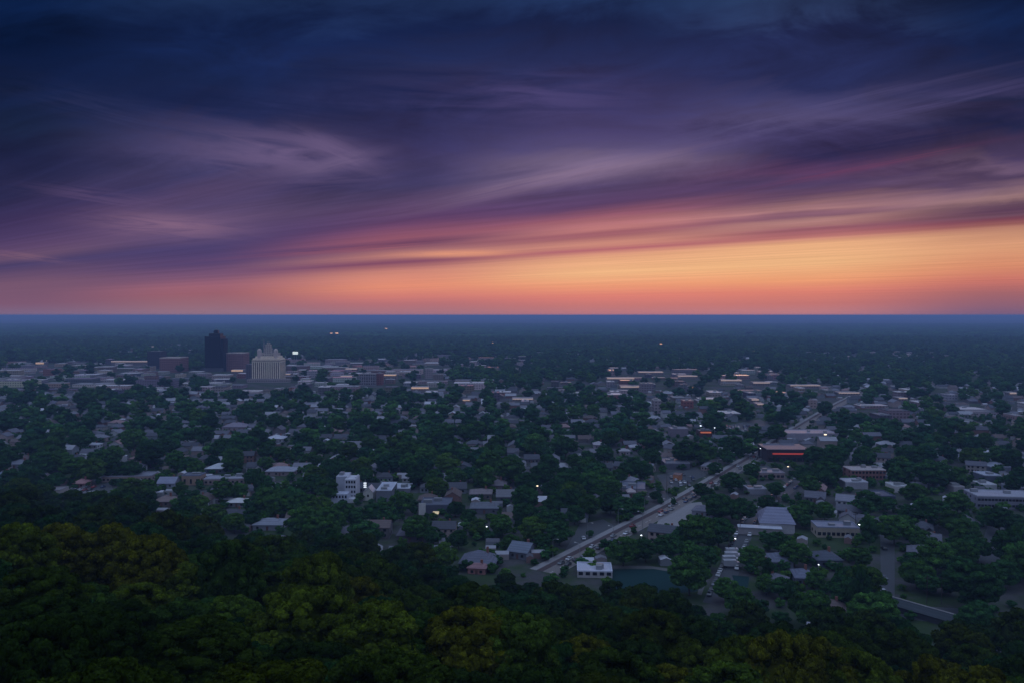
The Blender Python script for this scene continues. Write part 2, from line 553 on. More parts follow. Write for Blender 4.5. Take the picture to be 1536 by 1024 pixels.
def copy_tree(o, parent=None, keep=None):
    c = o.copy()
    COL.objects.link(c)
    if parent:
        c.parent = parent
    for ch in o.children:
        copy_tree(ch, c)
    return c


def np_mesh(name, V, F, mats, attr=None, mi=None):
    """V (n,3), F (m,4) quads or (m,3)"""
    me = bpy.data.meshes.new(name)
    n, k = F.shape
    me.vertices.add(len(V))
    me.vertices.foreach_set('co', np.ascontiguousarray(V, dtype=np.float32).ravel())
    me.loops.add(n * k)
    me.loops.foreach_set('vertex_index', np.ascontiguousarray(F, dtype=np.int32).ravel())
    me.polygons.add(n)
    me.polygons.foreach_set('loop_start', np.arange(0, n * k, k, dtype=np.int32))
    me.polygons.foreach_set('loop_total', np.full(n, k, dtype=np.int32))
    for mm in (mats if isinstance(mats, (list, tuple)) else [mats]):
        me.materials.append(mm)
    if mi is not None:
        me.polygons.foreach_set('material_index', mi)
    if attr is not None:
        a = me.attributes.new('tint', 'FLOAT', 'POINT')
        a.data.foreach_set('value', np.ascontiguousarray(attr, dtype=np.float32))
    me.update(calc_edges=True)
    return me


# ------------------------------------------------------------------ terrain
def edge_dist(px):
    """how far the hillside wood reaches, by photo x"""
    return np.interp(px, [-400, 0, 200, 400, 600, 800, 1000, 1200, 1536, 1900], [460, 445, 405, 352, 318, 296, 278, 245, 235, 230])


_PT = [-400, -60, 0, 50, 100, 150, 200, 250, 300, 335]
_PZ = [96, 92, 90, 75, 57.5, 42, 28, 14.5, 3.5, 0]


def hill(x, y):
    x = np.asarray(x, float)
    y = np.asarray(y, float)
    D = np.maximum(np.hypot(x, y), 1e-3)
    fwd = np.where(y > 1, y, 1.0)
    px = np.clip(768 + 1205 * x / fwd, -400, 1900)
    px = np.where(y > 1, px, np.where(x < 0, -400, 1900))
    t = np.where(y > 0, y, y) * 300.0 / edge_dist(px)
    t = np.where(y > 40, t, np.minimum(t, 60))
    z = np.interp(t, _PT, _PZ)
    wob = 1.6 * np.sin(x * 0.045 + 1.3) * np.cos(y * 0.05) * np.clip(z / 30, 0, 1)
    lat = np.clip((np.abs(x) - 420) / 500.0, 0, 1)
    return (z + wob) * (1 - lat * lat * (3 - 2 * lat))


def line(a, b, step):
    return list(np.arange(a, b + 1e-6, step))


xs = sorted(set([round(v, 2) for v in line(-520, 520, 8)] + [s * v for v in (600, 720, 900, 1200, 1600, 2200, 3200, 5000, 8000, 13000, 22000, 40000, 70000, 115000) for s in (-1, 1)]))
ys = sorted(set([round(v, 2) for v in line(-80, 560, 8)] + [-115000, -40000, -8000, -2000, -800, -400, -200, -120] + [600, 680, 800, 1000, 1300, 1700, 2300, 3200, 5000, 8000, 13000, 22000, 40000, 70000, 115000]))
GX, GY = np.meshgrid(xs, ys)
GZ = hill(GX, GY)
V = np.stack([GX.ravel(), GY.ravel(), GZ.ravel()], 1)
nx, ny = len(xs), len(ys)
ii, jj = np.meshgrid(np.arange(nx - 1), np.arange(ny - 1))
a = (jj * nx + ii).ravel()
F = np.stack([a, a + 1, a + nx + 1, a + nx], 1)

mg = bpy.data.materials.new('ground')
mg.use_nodes = True
N = NT(mg.node_tree)
b = N.n['Principled BSDF']
b.inputs['Roughness'].default_value = 0.9
b.inputs['Specular IOR Level'].default_value = 0.2
g = N.node('ShaderNodeNewGeometry')
pos = g.outputs['Position']
gx, gy, gz = N.sep(pos)
n_yard = N.noise(pos, 0.03, 5, 0.6)
n_fine = N.noise(pos, 0.35, 4, 0.6)
n_big = N.noise(pos, 0.0016, 5, 0.62, 0.4)
grass = N.mix(n_fine, (0.018, 0.040, 0.012, 1), (0.036, 0.060, 0.020, 1))
paved = N.mix(n_fine, (0.035, 0.035, 0.038, 1), (0.085, 0.082, 0.085, 1))
town = N.mix(N.ss(n_yard, 0.42, 0.56), grass, paved)
forest = N.mix(n_fine, (0.010, 0.020, 0.006, 1), (0.020, 0.036, 0.010, 1))
n_row = N.noise(N.xyz(N.m('MULTIPLY', gx, 0.35), gy, 0.0), 0.0028, 6, 0.7, 0.3)
wood = N.mix(N.ss(n_row, 0.35, 0.62), (0.008, 0.020, 0.008, 1), (0.040, 0.062, 0.026, 1))
clear = N.mix(N.ss(n_big, 0.63, 0.70), wood, (0.10, 0.10, 0.085, 1))
far = N.ss(gy, 1900, 2800)
c = N.mix(far, town, clear)
hillf = N.ss(gz, 0.4, 3.0)
c = N.mix(hillf, c, forest)
N.l.new(c, b.inputs['Base Color'])
bump = N.node('ShaderNodeBump')
bump.inputs['Strength'].default_value = 1.0
bump.inputs['Distance'].default_value = 30.0
N.l.new(N.m('MULTIPLY', N.noise(pos, 0.006, 6, 0.7), far), bump.inputs['Height'])
N.l.new(bump.outputs[0], b.inputs['Normal'])
go = mkobj('ground', np_mesh('ground', V, F, mg))
tag(go, 'dark ground of town lots, yards and far woodland reaching the horizon', 'ground', kind='structure')
for p in go.data.polygons:
    p.use_smooth = True

# ------------------------------------------------------------------ occupancy
OCC = []       # (x, y, r, weight) discs that keep houses and trees off
RECTS = []     # photo rectangles of landmarks to be kept in sight: x0,y0,x1,y1,D


class Grid:
    def __init__(self, cell=40.0):
        self.c = cell
        self.d = {}

    def add(self, x, y, r):
        k = (int(x // self.c), int(y // self.c))
        self.d.setdefault(k, []).append((x, y, r))

    def hit(self, x, y, r):
        k = (int(x // self.c), int(y // self.c))
        for i in (-1, 0, 1):
            for j in (-1, 0, 1):
                for (a, b_, c_) in self.d.get((k[0] + i, k[1] + j), ()):
                    if (a - x) ** 2 + (b_ - y) ** 2 < (r + c_) ** 2:
                        return True
        return False


BLD = Grid(60)     # buildings and paved things
ROADP = Grid(60)   # road points
TREES = Grid(60)


def occ_box(x, y, w, d, yaw, grid=BLD, pad=0.0):
    """fill a rotated rectangle with discs"""
    s = min(w, d) / 2
    n = max(1, int(math.ceil(max(w, d) / (2 * s))))
    L = max(w, d)
    for i in range(n):
        u = (-L / 2 + s + (L - 2 * s) * (i / (n - 1) if n > 1 else 0.5))
        ux, uy = (u, 0) if w >= d else (0, u)
        grid.add(x + ux * math.cos(yaw) - uy * math.sin(yaw), y + ux * math.sin(yaw) + uy * math.cos(yaw), s + pad)


def hides(px0, py0, px1, py1, D):
    for (x0, y0, x1, y1, DL) in RECTS:
        if D < DL and px1 > x0 and px0 < x1 and py1 > y0 and py0 < y1:
            return True
    return False


# ------------------------------------------------------------------ roads
def strip(name, pts, off, w, z, m, label=None, cat=None, kind='structure', th=0.0, dash=None):
    """ribbon along a polyline, offset sideways"""
    pts = [Vector((p[0], p[1], 0)) for p in pts]
    mb = MB()

    def nrm(i):
        d = (pts[min(i + 1, len(pts) - 1)] - pts[max(i - 1, 0)]).normalized()
        return Vector((d.y, -d.x, 0))
    if dash:
        for i in range(len(pts) - 1):
            seg = pts[i + 1] - pts[i]
            L = seg.length
            d = seg.normalized()
            nn = Vector((d.y, -d.x, 0))
            s = 0
            while s + dash[0] < L:
                a0 = pts[i] + d * s + nn * off
                a1 = a0 + d * dash[0]
                mb.add([(a0 - nn * w / 2) + Vector((0, 0, z)), (a0 + nn * w / 2) + Vector((0, 0, z)), (a1 + nn * w / 2) + Vector((0, 0, z)), (a1 - nn * w / 2) + Vector((0, 0, z))], [(0, 1, 2, 3)])
                s += dash[0] + dash[1]
        return mb.obj(name, m)
    L = [p + nrm(i) * (off - w / 2) for i, p in enumerate(pts)]
    Rr = [p + nrm(i) * (off + w / 2) for i, p in enumerate(pts)]
    n = len(pts)
    vs = [(p.x, p.y, z) for p in L] + [(p.x, p.y, z) for p in Rr]
    fs = [(i, n + i, n + i + 1, i + 1) for i in range(n - 1)]
    mb.add(vs, fs)
    if th:
        vs = [(p.x, p.y, z - th) for p in L] + [(p.x, p.y, z) for p in L] + [(p.x, p.y, z - th) for p in Rr] + [(p.x, p.y, z) for p in Rr]
        fs = []
        for i in range(n - 1):
            fs += [(i, n + i, n + i + 1, i + 1), (2 * n + i, 2 * n + i + 1, 3 * n + i + 1, 3 * n + i)]
        mb.add(vs, fs)
    o = mb.obj(name, m)
    tag(o, label, cat, kind=kind)
    return o


M_ASPH = mat('asphalt', (0.055, 0.055, 0.062), 0.65)
M_CONC = mat('concrete_road', (0.15, 0.13, 0.125), 0.7)
M_WALK = mat('concrete_walk', (0.22, 0.21, 0.22), 0.8)
M_MEDIAN = mat('red_earth_strip', (0.060, 0.038, 0.040), 0.9)
M_PAINT = mat('road_paint', (0.6, 0.6, 0.58), 0.6)
M_LOT = mat('parking_asphalt', (0.040, 0.044, 0.052), 0.6)
M_TURF = mat('teal_court', (0.003, 0.030, 0.032), 0.85, spec=0.2)
M_GRASS = mat('verge_grass', (0.045, 0.06, 0.03), 0.9)

main_px = [(816, 857), (935, 795), (1040, 741), (1105, 699), (1140, 680), (1175, 655), (1215, 630), (1262, 603), (1300, 585)]
MAIN = [ground(*p) for p in main_px]
# smooth it
MAINS = []
for i in range(len(MAIN) - 1):
    for q in range(4):
        t_ = q / 4
        p0, p1 = Vector(MAIN[i]), Vector(MAIN[i + 1])
        MAINS.append(tuple(p0.lerp(p1, t_)))
MAINS.append(MAIN[-1])
for _ in range(4):
    MAINS = [MAINS[0]] + [tuple((Vector(MAINS[i - 1]) + Vector(MAINS[i]) * 2 + Vector(MAINS[i + 1])) / 4) for i in range(1, len(MAINS) - 1)] + [MAINS[-1]]
strip('road', MAINS, 2.9, 7.4, 0.056, M_CONC, 'pale concrete main road running diagonally through the trees', 'road', th=0.05)
strip('median', MAINS, -2.3, 3.0, 0.13, M_MEDIAN, 'dark reddish strip beside the pale main road', 'verge', th=0.13)
strip('pavement', MAINS, -5.6, 3.6, 0.09, M_WALK, 'pale pavement along the far left side of the main road', 'pavement', th=0.1)
strip('kerb', MAINS, 6.85, 0.3, 0.14, M_WALK, 'kerb along the near side of the main road', 'kerb', th=0.14)
tag(strip('road_marking', MAINS, 2.9, 0.18, 0.062, M_PAINT, dash=(3, 6)), 'white dashed centre line on the main road', 'road marking', kind='structure')


def mark_road(pts, w, zrect=True, step=6.0, keep=True):
    for i in range(len(pts) - 1):
        a_, b_ = Vector((pts[i][0], pts[i][1])), Vector((pts[i + 1][0], pts[i + 1][1]))
        n = max(1, int((b_ - a_).length / step))
        for q in range(n):
            p = a_.lerp(b_, q / n)
            ROADP.add(p.x, p.y, w / 2)
            if keep:
                px, py = project(p.x, p.y, 0)
                RECTS.append((px - 4, py - 2, px + 4, py + 2, p.y + 1))


mark_road([p for p in MAINS if 300 < p[1] < 640], 13)
mark_road([p for p in MAINS if p[1] >= 640], 12, keep=False)

streets = []
st_b = [ground(*p) for p in [(1072, 905), (1090, 862), (1106, 820), (1124, 782), (1150, 757), (1183, 733), (1222, 700)]]
streets.append(('street', st_b, 9, 'narrow side street lined with parked cars right of the teal court'))
lot_c = [ground(*p) for p in [(1333, 905), (1333, 790)]]
0 and streets.append(('street', [ground(*p) for p in [(1245, 960), (1262, 905), (1280, 850), (1290, 805)]], 5.5, 'street between the tall trees at lower right'))
streets.append(('street', [ground(*p) for p in [(1478, 900), (1486, 820), (1500, 770)]], 8, 'street at the far lower right between dark trees'))
0 and streets.append(('street', [ground(*p) for p in [(900, 745), (880, 775), (848, 812), (815, 846)]], 8, 'street running down left of the main road'))
for nm, pts, w, lb in streets:
    strip(nm, pts, 0, w, 0.016, M_LOT, lb, 'street', th=0.016)
    mark_road(pts, w + 3, keep=(pts is st_b))

# a grid of minor streets, one sheet per direction
YAW_R = R(-25)


def zone_yaw(x, y):
    return YAW_R if (x > 70 and y < 640) else 0.0


for (ya, cx, cy, xr, yr, nm, lb) in [
    (0.0, -250, 760, 620, 420, 'street_grid', 'grid of minor residential streets among the trees'),
]:
    mb = MB()
    for i in range(-10, 12):
        x = i * 92.0
        # streets running away from the camera
        y0 = 470
        mb.add([(x - 3.6, y0, 0.008), (x + 3.6, y0, 0.008), (x + 3.6, 1150, 0.008), (x - 3.6, 1150, 0.008)], [(0, 1, 2, 3)])
    for j in range(0, 9):
        y = 500 + j * 78
        mb.add([(-930, y - 3.6, 0.012), (60 + j * 30, y - 3.6, 0.012), (60 + j * 30, y + 3.6, 0.012), (-930, y + 3.6, 0.012)], [(0, 1, 2, 3)])
    tag(mb.obj(nm, M_LOT), lb, 'streets', kind='structure')

# parking lots and the teal sports court
_PZN = [0.020]


def poly_sheet(name, pxs, z, m, label, cat, keep=True, kind='structure', th=0.0):
    _PZN[0] += 0.003
    z = _PZN[0]
    pts = [ground(*p) for p in pxs]
    mb = MB()
    if th:
        mb.prism(pts[::-1] if False else pts, 0.0, z)
    else:
        mb.add([(p[0], p[1], z) for p in pts], [tuple(range(len(pts)))])
    o = mb.obj(name, m)
    tag(o, label, cat, kind=kind)
    # fill occupancy
    xs_ = [p[0] for p in pts]
    ys_ = [p[1] for p in pts]
    x = min(xs_)
    while x < max(xs_):
        y = min(ys_)
        while y < max(ys_):
            ins = False
            j = len(pts) - 1
            for i in range(len(pts)):
                if (pts[i][1] > y) != (pts[j][1] > y) and x < (pts[j][0] - pts[i][0]) * (y - pts[i][1]) / (pts[j][1] - pts[i][1]) + pts[i][0]:
                    ins = not ins
                j = i
            if ins:
                ROADP.add(x, y, 2.5)
                if keep:
                    px, py = project(x, y, 0)
                    RECTS.append((px - 3, py - 2, px + 3, py + 1, y))
            y += 4
        x += 4
    return o


poly_sheet('sports_court', [(912, 853), (980, 853), (1050, 863), (1046, 886), (985, 892), (925, 886), (905, 870)], 0.03, M_TURF, 'teal green sports court beside the main road', 'sports court', keep=False)
poly_sheet('footpath', [(900, 847), (975, 848), (1056, 860), (1062, 866), (1052, 892), (1046, 890), (1053, 865), (980, 852.4), (905, 851.6)], 0.04, mat('gravel_path', (0.10, 0.10, 0.10), 0.9), 'pale curved footpath around the teal court', 'path', keep=False)
poly_sheet('sports_court', [(1098, 862), (1124, 864), (1122, 880), (1104, 880)], 0.03, M_TURF, 'small teal court behind the bushy tree', 'sports court')
poly_sheet('parking_lot', [(1320, 797), (1342, 797), (1342, 905), (1322, 905)], 0.02, M_LOT, 'long parking lot running between trees at lower right', 'parking lot', keep=False)
poly_sheet('parking_lot', [(1330, 905), (1440, 912), (1430, 935), (1325, 925)], 0.024, M_LOT, 'dark parking lot behind the long sloping shed roof', 'parking lot', keep=False)
poly_sheet('parking_lot', [(1000, 757), (1052, 752), (1058, 768), (1020, 790), (985, 785)], 0.02, M_WALK, 'pale grey lot on the near side of the main road', 'parking lot')
poly_sheet('parking_lot', [(870, 785), (905, 778), (925, 790), (870, 830), (845, 830)], 0.02, M_LOT, 'curving dark parking lot left of the main road', 'parking lot', keep=False)
poly_sheet('parking_lot', [(985, 712), (1045, 700), (1060, 712), (1000, 738)], 0.02, M_LOT, 'dark parking lot around the orange lit kiosk', 'parking lot')
poly_sheet('parking_lot', [(90, 742), (165, 722), (170, 734), (110, 752)], 0.02, M_LOT, 'parking lot at the left edge of the wood', 'parking lot', keep=False)
poly_sheet('parking_lot', [(1075, 640), (1140, 628), (1160, 640), (1110, 655)], 0.02, M_LOT, 'dark lot by the far end of the main road', 'parking lot', keep=False)

LM = []   # landmarks for labels: (px, py, phrase)


# ------------------------------------------------------------------ building makers
def window_rows(root, w, d, h, storeys, nwx, nwy, ww=1.3, wh=1.5, base=1.1, m=None, sides=(0, 1), fh=None, lit=()):
    """modelled windows, each its own part"""
    m = m or M_GLASS
    fh = fh or h / storeys
    mb = MB()
    mb.box(-ww / 2, ww / 2, -0.06, 0.05, 0, wh)
    me = mb.mesh('window', m)
    n = 0
    for s in range(storeys):
        z = base + s * fh
        for side, L, n_, off in ((0, w, nwx, d), (1, d, nwy, w)):
            if side not in sides:
                continue
            for sgn in (-1, 1) if side == 1 else (-1,):
                for i in range(n_):
                    u = -L / 2 + (i + 0.5) * L / n_
                    o = mkobj('window', me, root)
                    if side == 0:
                        o.location = (u, sgn * off / 2, z)
                    else:
                        o.location = (sgn * off / 2, u, z)
                        o.rotation_euler = (0, 0, R(90))
                    n += 1
                    if n >= 95:
                        return


def flat_building(name, x, y, w, d, h, yaw, wall, roof, label, cat, group=None, wm=None, rm=None, units=2, rows=None, parapet=0.5, z0=0.0, seed=0):
    rr = random.Random(seed * 31 + int(x * 7) + int(y))
    root = empty(name, (x, y, z0), yaw)
    mb = MB()
    mb.box(-w / 2, w / 2, -d / 2, d / 2, -0.3, h)
    mb.obj('wall', wm or M_FACADE, root, wall)
    mb = MB()
    mb.box(-w / 2 + 0.3, w / 2 - 0.3, -d / 2 + 0.3, d / 2 - 0.3, h, h + 0.12)
    rf = mb.obj('roof', rm or M_FLAT, root, roof)
    if parapet:
        mb = MB()
        t_ = 0.3
        mb.box(-w / 2 - 0.05, w / 2 + 0.05, -d / 2 - 0.05, -d / 2 + t_, h + 0.002, h + parapet)
        mb.box(-w / 2 - 0.05, w / 2 + 0.05, d / 2 - t_, d / 2 + 0.05, h + 0.002, h + parapet)
        mb.box(-w / 2 - 0.05, -w / 2 + t_, -d / 2 + t_ + .01, d / 2 - t_ - .01, h + 0.002, h + parapet)
        mb.box(w / 2 - t_, w / 2 + 0.05, -d / 2 + t_ + .01, d / 2 - t_ - .01, h + 0.002, h + parapet)
        mb.obj('parapet', M_PLAINW, root, [min(1, c * 1.25) for c in roof])
    for i in range(units):
        mb = MB()
        a_ = rr.uniform(1.2, 2.4)
        ux, uy = rr.uniform(-w / 2 + 3, w / 2 - 3), rr.uniform(-d / 2 + 2.5, d / 2 - 2.5)
        mb.bevbox(ux - a_, ux + a_, uy - 1, uy + 1, h + 0.13, h + rr.uniform(1.2, 2.2), 0.12)
        mb.obj('roof_unit', M_METAL, root)
    if rows:
        window_rows(root, w, d, h, **rows)
    occ_box(x, y, w, d, yaw)
    tag(root, label, cat, group)
    return root


def gable_building(name, x, y, w, d, h, rh, yaw, wall, roof, label, cat, group=None, hip=False, rm=None, wm=None, rows=None, chimney=True, door=True):
    root = empty(name, (x, y, 0), yaw)
    mb = MB()
    mb.box(-w / 2, w / 2, -d / 2, d / 2, -0.3, h)
    if not hip:
        for sx in (-w / 2, w / 2):
            mb.add([(sx, -d / 2, h), (sx, d / 2, h), (sx, 0, h + rh)], [(0, 1, 2)])
    mb.obj('wall', wm or M_WALL, root, wall)
    mb = MB()
    if hip:
        mb.hip(-w / 2, w / 2, -d / 2, d / 2, h + 0.002, rh)
    else:
        mb.gable(-w / 2, w / 2, -d / 2, d / 2, h + 0.02, rh)
    rf = mb.obj('roof', rm or M_ROOF, root, roof)
    if chimney:
        mb = MB()
        cxm = w * 0.22
        mb.box(cxm - 0.5, cxm + 0.5, -0.3 + d * 0.12, 0.5 + d * 0.12, h + rh * 0.3, h + rh + 1.1)
        mb.obj('chimney', M_BRICK, rf)
    if door:
        mb = MB()
        mb.box(-0.55, 0.55, -d / 2 - 0.07, -d / 2 + 0.05, 0.1, 2.2)
        mb.obj('door', M_DOOR, root)
    if rows:
        window_rows(root, w, d, h, **rows)
    occ_box(x, y, w, d, yaw)
    tag(root, label, cat, group)
    return root


def lm(px, py, phrase):
    LM.append((px, py, phrase))


def keep_rect(x0, y0, x1, y1, D):
    RECTS.append((x0, y0, x1, y1, D))


def from_px(xl, xr, yb, hpx, depth):
    """footprint of a building from its front edge in the photo: centre x, centre y, width, height"""
    xm = (xl + xr) / 2
    X, D = ground(xm, yb)
    w = (xr - xl) / FPX * D
    h = hpx / FPX * D
    return X * (D + depth / 2) / D, D + depth / 2, w, h, D


# ------------------------------------------------------------------ downtown landmarks
def skyscraper():
    x0, D = ground(307.5, 557)
    x1, _ = ground(331, 557)
    w = x1 - x0
    d = w * 0.98
    root = empty('skyscraper', ((x0 + x1) / 2, D + d / 2, 0))
    H1 = 110 - (504 - 472) * D / FPX
    mb = MB()
    mb.box(-w / 2, w / 2, -d / 2, d / 2, 0, H1)
    # ribs of the curtain wall
    for i in range(13):
        u = -w / 2 + (i + 0.5) * w / 13
        mb.box(u - 0.35, u + 0.35, -d / 2 - 0.35, -d / 2 + 0.02, 5, H1 - 1)
    mb.obj('curtain_wall', M_DARKGLASS, root)
    mb = MB()
    d2 = d * 0.86
    H2 = H1 - 5
    mb.box(w / 2 + 0.01, w / 2 + 4.5, -d / 2 + 4, d / 2 - 2, 0, H2)
    for i in range(11):
        u = -d / 2 + 5 + i * (d - 8) / 11
        mb.box(w / 2 + 4.48, w / 2 + 4.8, u, u + 0.8, 5, H2 - 1)
    mb.obj('side_bay', mat('tower_stone', (0.012, 0.018, 0.032), 0.7, spec=0.2), root)
    mb = MB()
    H3 = 110 - (499.5 - 472) * D / FPX
    mb.bevbox(-w * 0.30, w * 0.42, -d * 0.3, d * 0.3, H1 + 0.01, H3, 1.0)
    mb.obj('penthouse', M_DARKGLASS, root)
    mb = MB()
    H4 = 110 - (494.5 - 472) * D / FPX
    mb.box(-w * 0.06, w * 0.22, -d * 0.12, d * 0.12, H3 + 0.01, H4 - 1.5)
    mb.prism([(-w * .02, -d * .08), (w * .18, -d * .08), (w * .18, d * .08), (-w * .02, d * .08)], H4 - 1.49, H4)
    mb.obj('crown', M_DARKGLASS, root)
    mb = MB()
    mb.tube([(w * 0.08, 0, H4), (w * 0.08, 0, H4 + 4.5)], [0.35, 0.12], 6)
    mb.obj('mast', M_METAL, root)
    mb = MB()
    mb.box(-w / 2 - 2, w / 2 + 6, -d / 2 - 5, -d / 2 - 0.4, 0, 7)
    mb.obj('podium', mat('podium_dark', (0.07, 0.07, 0.09), 0.6), root)
    tag(root, 'dark glass skyscraper, the tallest tower in the city, with stepped top', 'skyscraper')
    occ_box(root.location.x, root.location.y, w + 12, d + 14, 0)
    keep_rect(300, 500, 345, 556, D)
    lm(324, 530, 'the dark skyscraper')


skyscraper()


def deco_tower():
    x0, D = ground(378, 572)
    x1, _ = ground(420, 572)
    w = x1 - x0
    d = w * 0.72
    cx = (x0 + x1) / 2
    root = empty('stone_tower', (cx, D + d / 2, 0))
    s = D / FPX
    H1 = 110 - (538.5 - 472) * s
    pale = (0.76, 0.63, 0.50)
    mb = MB()
    mb.box(-w / 2, w / 2, -d / 2, d / 2, 0, H1)
    mb.box(-w / 2 + 1, w / 2 - 1, -d / 2 + 1, d / 2 - 1, H1 + 0.01, H1 + 2.2)
    mb.box(-w * 0.40, w * 0.42, -d * 0.38, d * 0.38, H1 + 2.21, H1 + 5.5)
    mb.obj('wall', M_PLAINW, root, pale)
    # tall dark window bays between piers
    mbw = MB()
    mbw.box(-0.6, 0.6, -0.08, 0.06, 3.5, H1 - 4)
    me = mbw.mesh('window', M_GLASS)
    for i in range(13):
        o = mkobj('window', me, root)
        o.location = (-w / 2 + (i + 0.7) * w / 13.4, -d / 2, 0)
    for i in range(9):
        o = mkobj('window', me, root)
        o.location = (w / 2, -d / 2 + (i + 0.5) * d / 9, 0)
        o.rotation_euler = (0, 0, R(90))
    mb = MB()
    mb.box(-w / 2 - 0.5, w / 2 + 0.5, -d / 2 - 0.5, d / 2 + 0.5, H1 - 2.0, H1 - 1.0)
    mb.obj('cornice', M_PLAINW, root, (0.22, 0.19, 0.19))
    # darker side wing on the left
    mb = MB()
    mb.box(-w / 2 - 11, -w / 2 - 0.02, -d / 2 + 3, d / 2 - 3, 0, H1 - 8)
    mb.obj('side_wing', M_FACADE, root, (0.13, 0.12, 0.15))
    # upper tier with round corner cupolas
    H2 = 110 - (527 - 472) * s
    mb = MB()
    mb.box(-w * 0.32, w * 0.36, -d * 0.3, d * 0.3, H1 + 2.21, H2 - 2)
    mb.obj('upper_tier', M_FACADE, root, (0.48, 0.42, 0.38))

    def cupola(u):
        mb = MB()
        prof = [(3.7, H1 + 2.2), (3.7, H2 + 1.6), (3.3, H2 + 3.4), (2.2, H2 + 4.8), (0.4, H2 + 5.6)]
        n = 14
        vs, fs = [], []
        for r_, z in prof:
            for j in range(n):
                vs.append((u + r_ * math.cos(2 * math.pi * j / n), -d * 0.3 + r_ * math.sin(2 * math.pi * j / n), z))
        for i in range(len(prof) - 1):
            for j in range(n):
                fs.append((i * n + j, i * n + (j + 1) % n, (i + 1) * n + (j + 1) % n, (i + 1) * n + j))
        fs.append(tuple((len(prof) - 1) * n + j for j in range(n)))
        mb.add(vs, fs)
        mb.obj('cupola', M_PLAINW, root, (0.55, 0.45, 0.42))
    cupola(-w * 0.27)
    cupola(w * 0.32)
    H3 = 110 - (517 - 472) * s
    mb = MB()
    mb.box(-w * 0.13, w * 0.11, -4, 5, H2 - 1.99, H2 + 6)
    mb.box(-w * 0.10, w * 0.08, -3, 4, H2 + 6.01, H3 + 1.0)
    mb.box(-w * 0.06, w * 0.04, -2, 3, H3 + 1.01, H3 + 4.0)
    mb.obj('central_turret', M_FACADE, root, (0.46, 0.41, 0.38))
    for u, dh in ((-w * 0.17, 9), (0.0, 6)):
        mb = MB()
        mb.tube([(u, 0, H2 - 2), (u, 0, H3), (u, 0, H3 + dh)], [1.0, 0.8, 0.12], 8)
        mb.obj('spire', M_PLAINW, root, (0.34, 0.30, 0.33))
    mb = MB()
    mb.box(-w / 2 - 3, w / 2 + 14, -d / 2 - 16, -d / 2 - 0.02, 0, 5.5)
    pts = [(w / 2 + 14.01 + 6 * math.sin(a_), -d / 2 - 8 - 8 * math.cos(a_)) for a_ in np.linspace(0, math.pi, 9)]
    mb.prism(pts, 0, 5.4)
    mb.obj('podium', M_FACADE, root, (0.33, 0.28, 0.29))
    tag(root, 'pale ornate stone tower with vertical piers, round cupolas and thin spires', 'tower')
    occ_box(cx, D + d / 2 - 6, w + 34, d + 20, 0)
    keep_rect(366, 512, 432, 580, D - 20)
    lm(397, 548, 'the ornate stone tower')


deco_tower()


def slab(name, xl, xr, yb, hpx, depth, wall, roof, label, cat, lmp=None, rm=None, edge=None, side_col=None, rows=None, wm=None, keep=True, yaw=0.0, units=2, group=None, parapet=0.6):
    x, y, w, h, D = from_px(xl, xr, yb, hpx, depth)
    o = flat_building(name, x, y, w, depth, h, yaw, wall, roof, label, cat, group, wm=wm, rm=rm, units=units, rows=rows, parapet=parapet)
    if keep:
        keep_rect(xl + 1, yb - hpx, xr - 1, yb - 1.5, D)
    if lmp:
        lm((xl + xr) / 2, yb - hpx / 2, lmp)
    return o


BR = (0.27, 0.14, 0.14)
slab('brick_block', 246, 277, 558, 21, 40, BR, (0.5, 0.42, 0.38), 'reddish brick slab block with a glowing pale roof edge left of the skyscraper', 'office block', 'the left reddish slab', rm=M_GLOSS, parapet=1.2)
slab('brick_block', 342, 370, 556, 26, 36, BR, (0.5, 0.42, 0.38), 'reddish brick slab block standing between the skyscraper and the stone tower', 'office block', 'the right reddish slab', rm=M_GLOSS, parapet=1.2)
slab('office_block', 226, 245.5, 553, 26, 30, (0.045, 0.05, 0.075), (0.1, 0.1, 0.1), 'dark blue office block directly left of the reddish brick slab', 'office block', 'the dark blue block')
slab('mid_rise', 541, 565, 577.5, 17, 14, (0.30, 0.27, 0.30), (0.35, 0.3, 0.3), 'pale mid-rise slab with dark vertical window strips and red-brown end', 'apartment block', 'the striped pale mid-rise', rows=dict(storeys=4, nwx=9, nwy=3, ww=1.2, wh=2.6))
slab('brick_block', 565.6, 575, 577, 17, 13, (0.24, 0.09, 0.085), (0.3, 0.2, 0.2), 'narrow red-brown brick block built against the striped pale mid-rise', 'apartment block')
slab('office_block', 638, 649, 567, 14, 14, (0.33, 0.28, 0.30), (0.4, 0.35, 0.35), 'slim pale office block right of the city centre above the trees', 'office block', 'the slim pale block')
slab('office_block', 650, 665, 573, 12, 15, (0.22, 0.18, 0.17), (0.3, 0.26, 0.26), 'squat tan office block beside the slim pale one', 'office block')
slab('office_block', 960, 979, 588, 13, 18, (0.24, 0.20, 0.23), (0.3, 0.27, 0.27), 'tall grey block rising from the low roofs in the middle distance', 'office block', 'the tall grey block')
slab('red_brick_building', 1023, 1038, 612, 11, 16, (0.28, 0.10, 0.09), (0.4, 0.25, 0.22), 'small red brick building among pale roofs, centre right distance', 'brick building', 'the small red brick building')
slab('apartment_building', 979, 990, 620, 20, 14, (0.34, 0.28, 0.30), (0.4, 0.36, 0.36), 'narrow pale apartment building left of the small red brick one', 'apartment building', None)
slab('office_block', 1210, 1222, 612, 12, 14, (0.36, 0.26, 0.24), (0.4, 0.3, 0.3), 'pale pinkish banded block at the right beyond the main road', 'office block', 'the pinkish banded block')
slab('office_block', 1416, 1431, 600, 8, 18, (0.34, 0.32, 0.38), (0.4, 0.36, 0.4), 'pale boxy block alone among dark trees at right', 'office block', 'the pale boxy block')

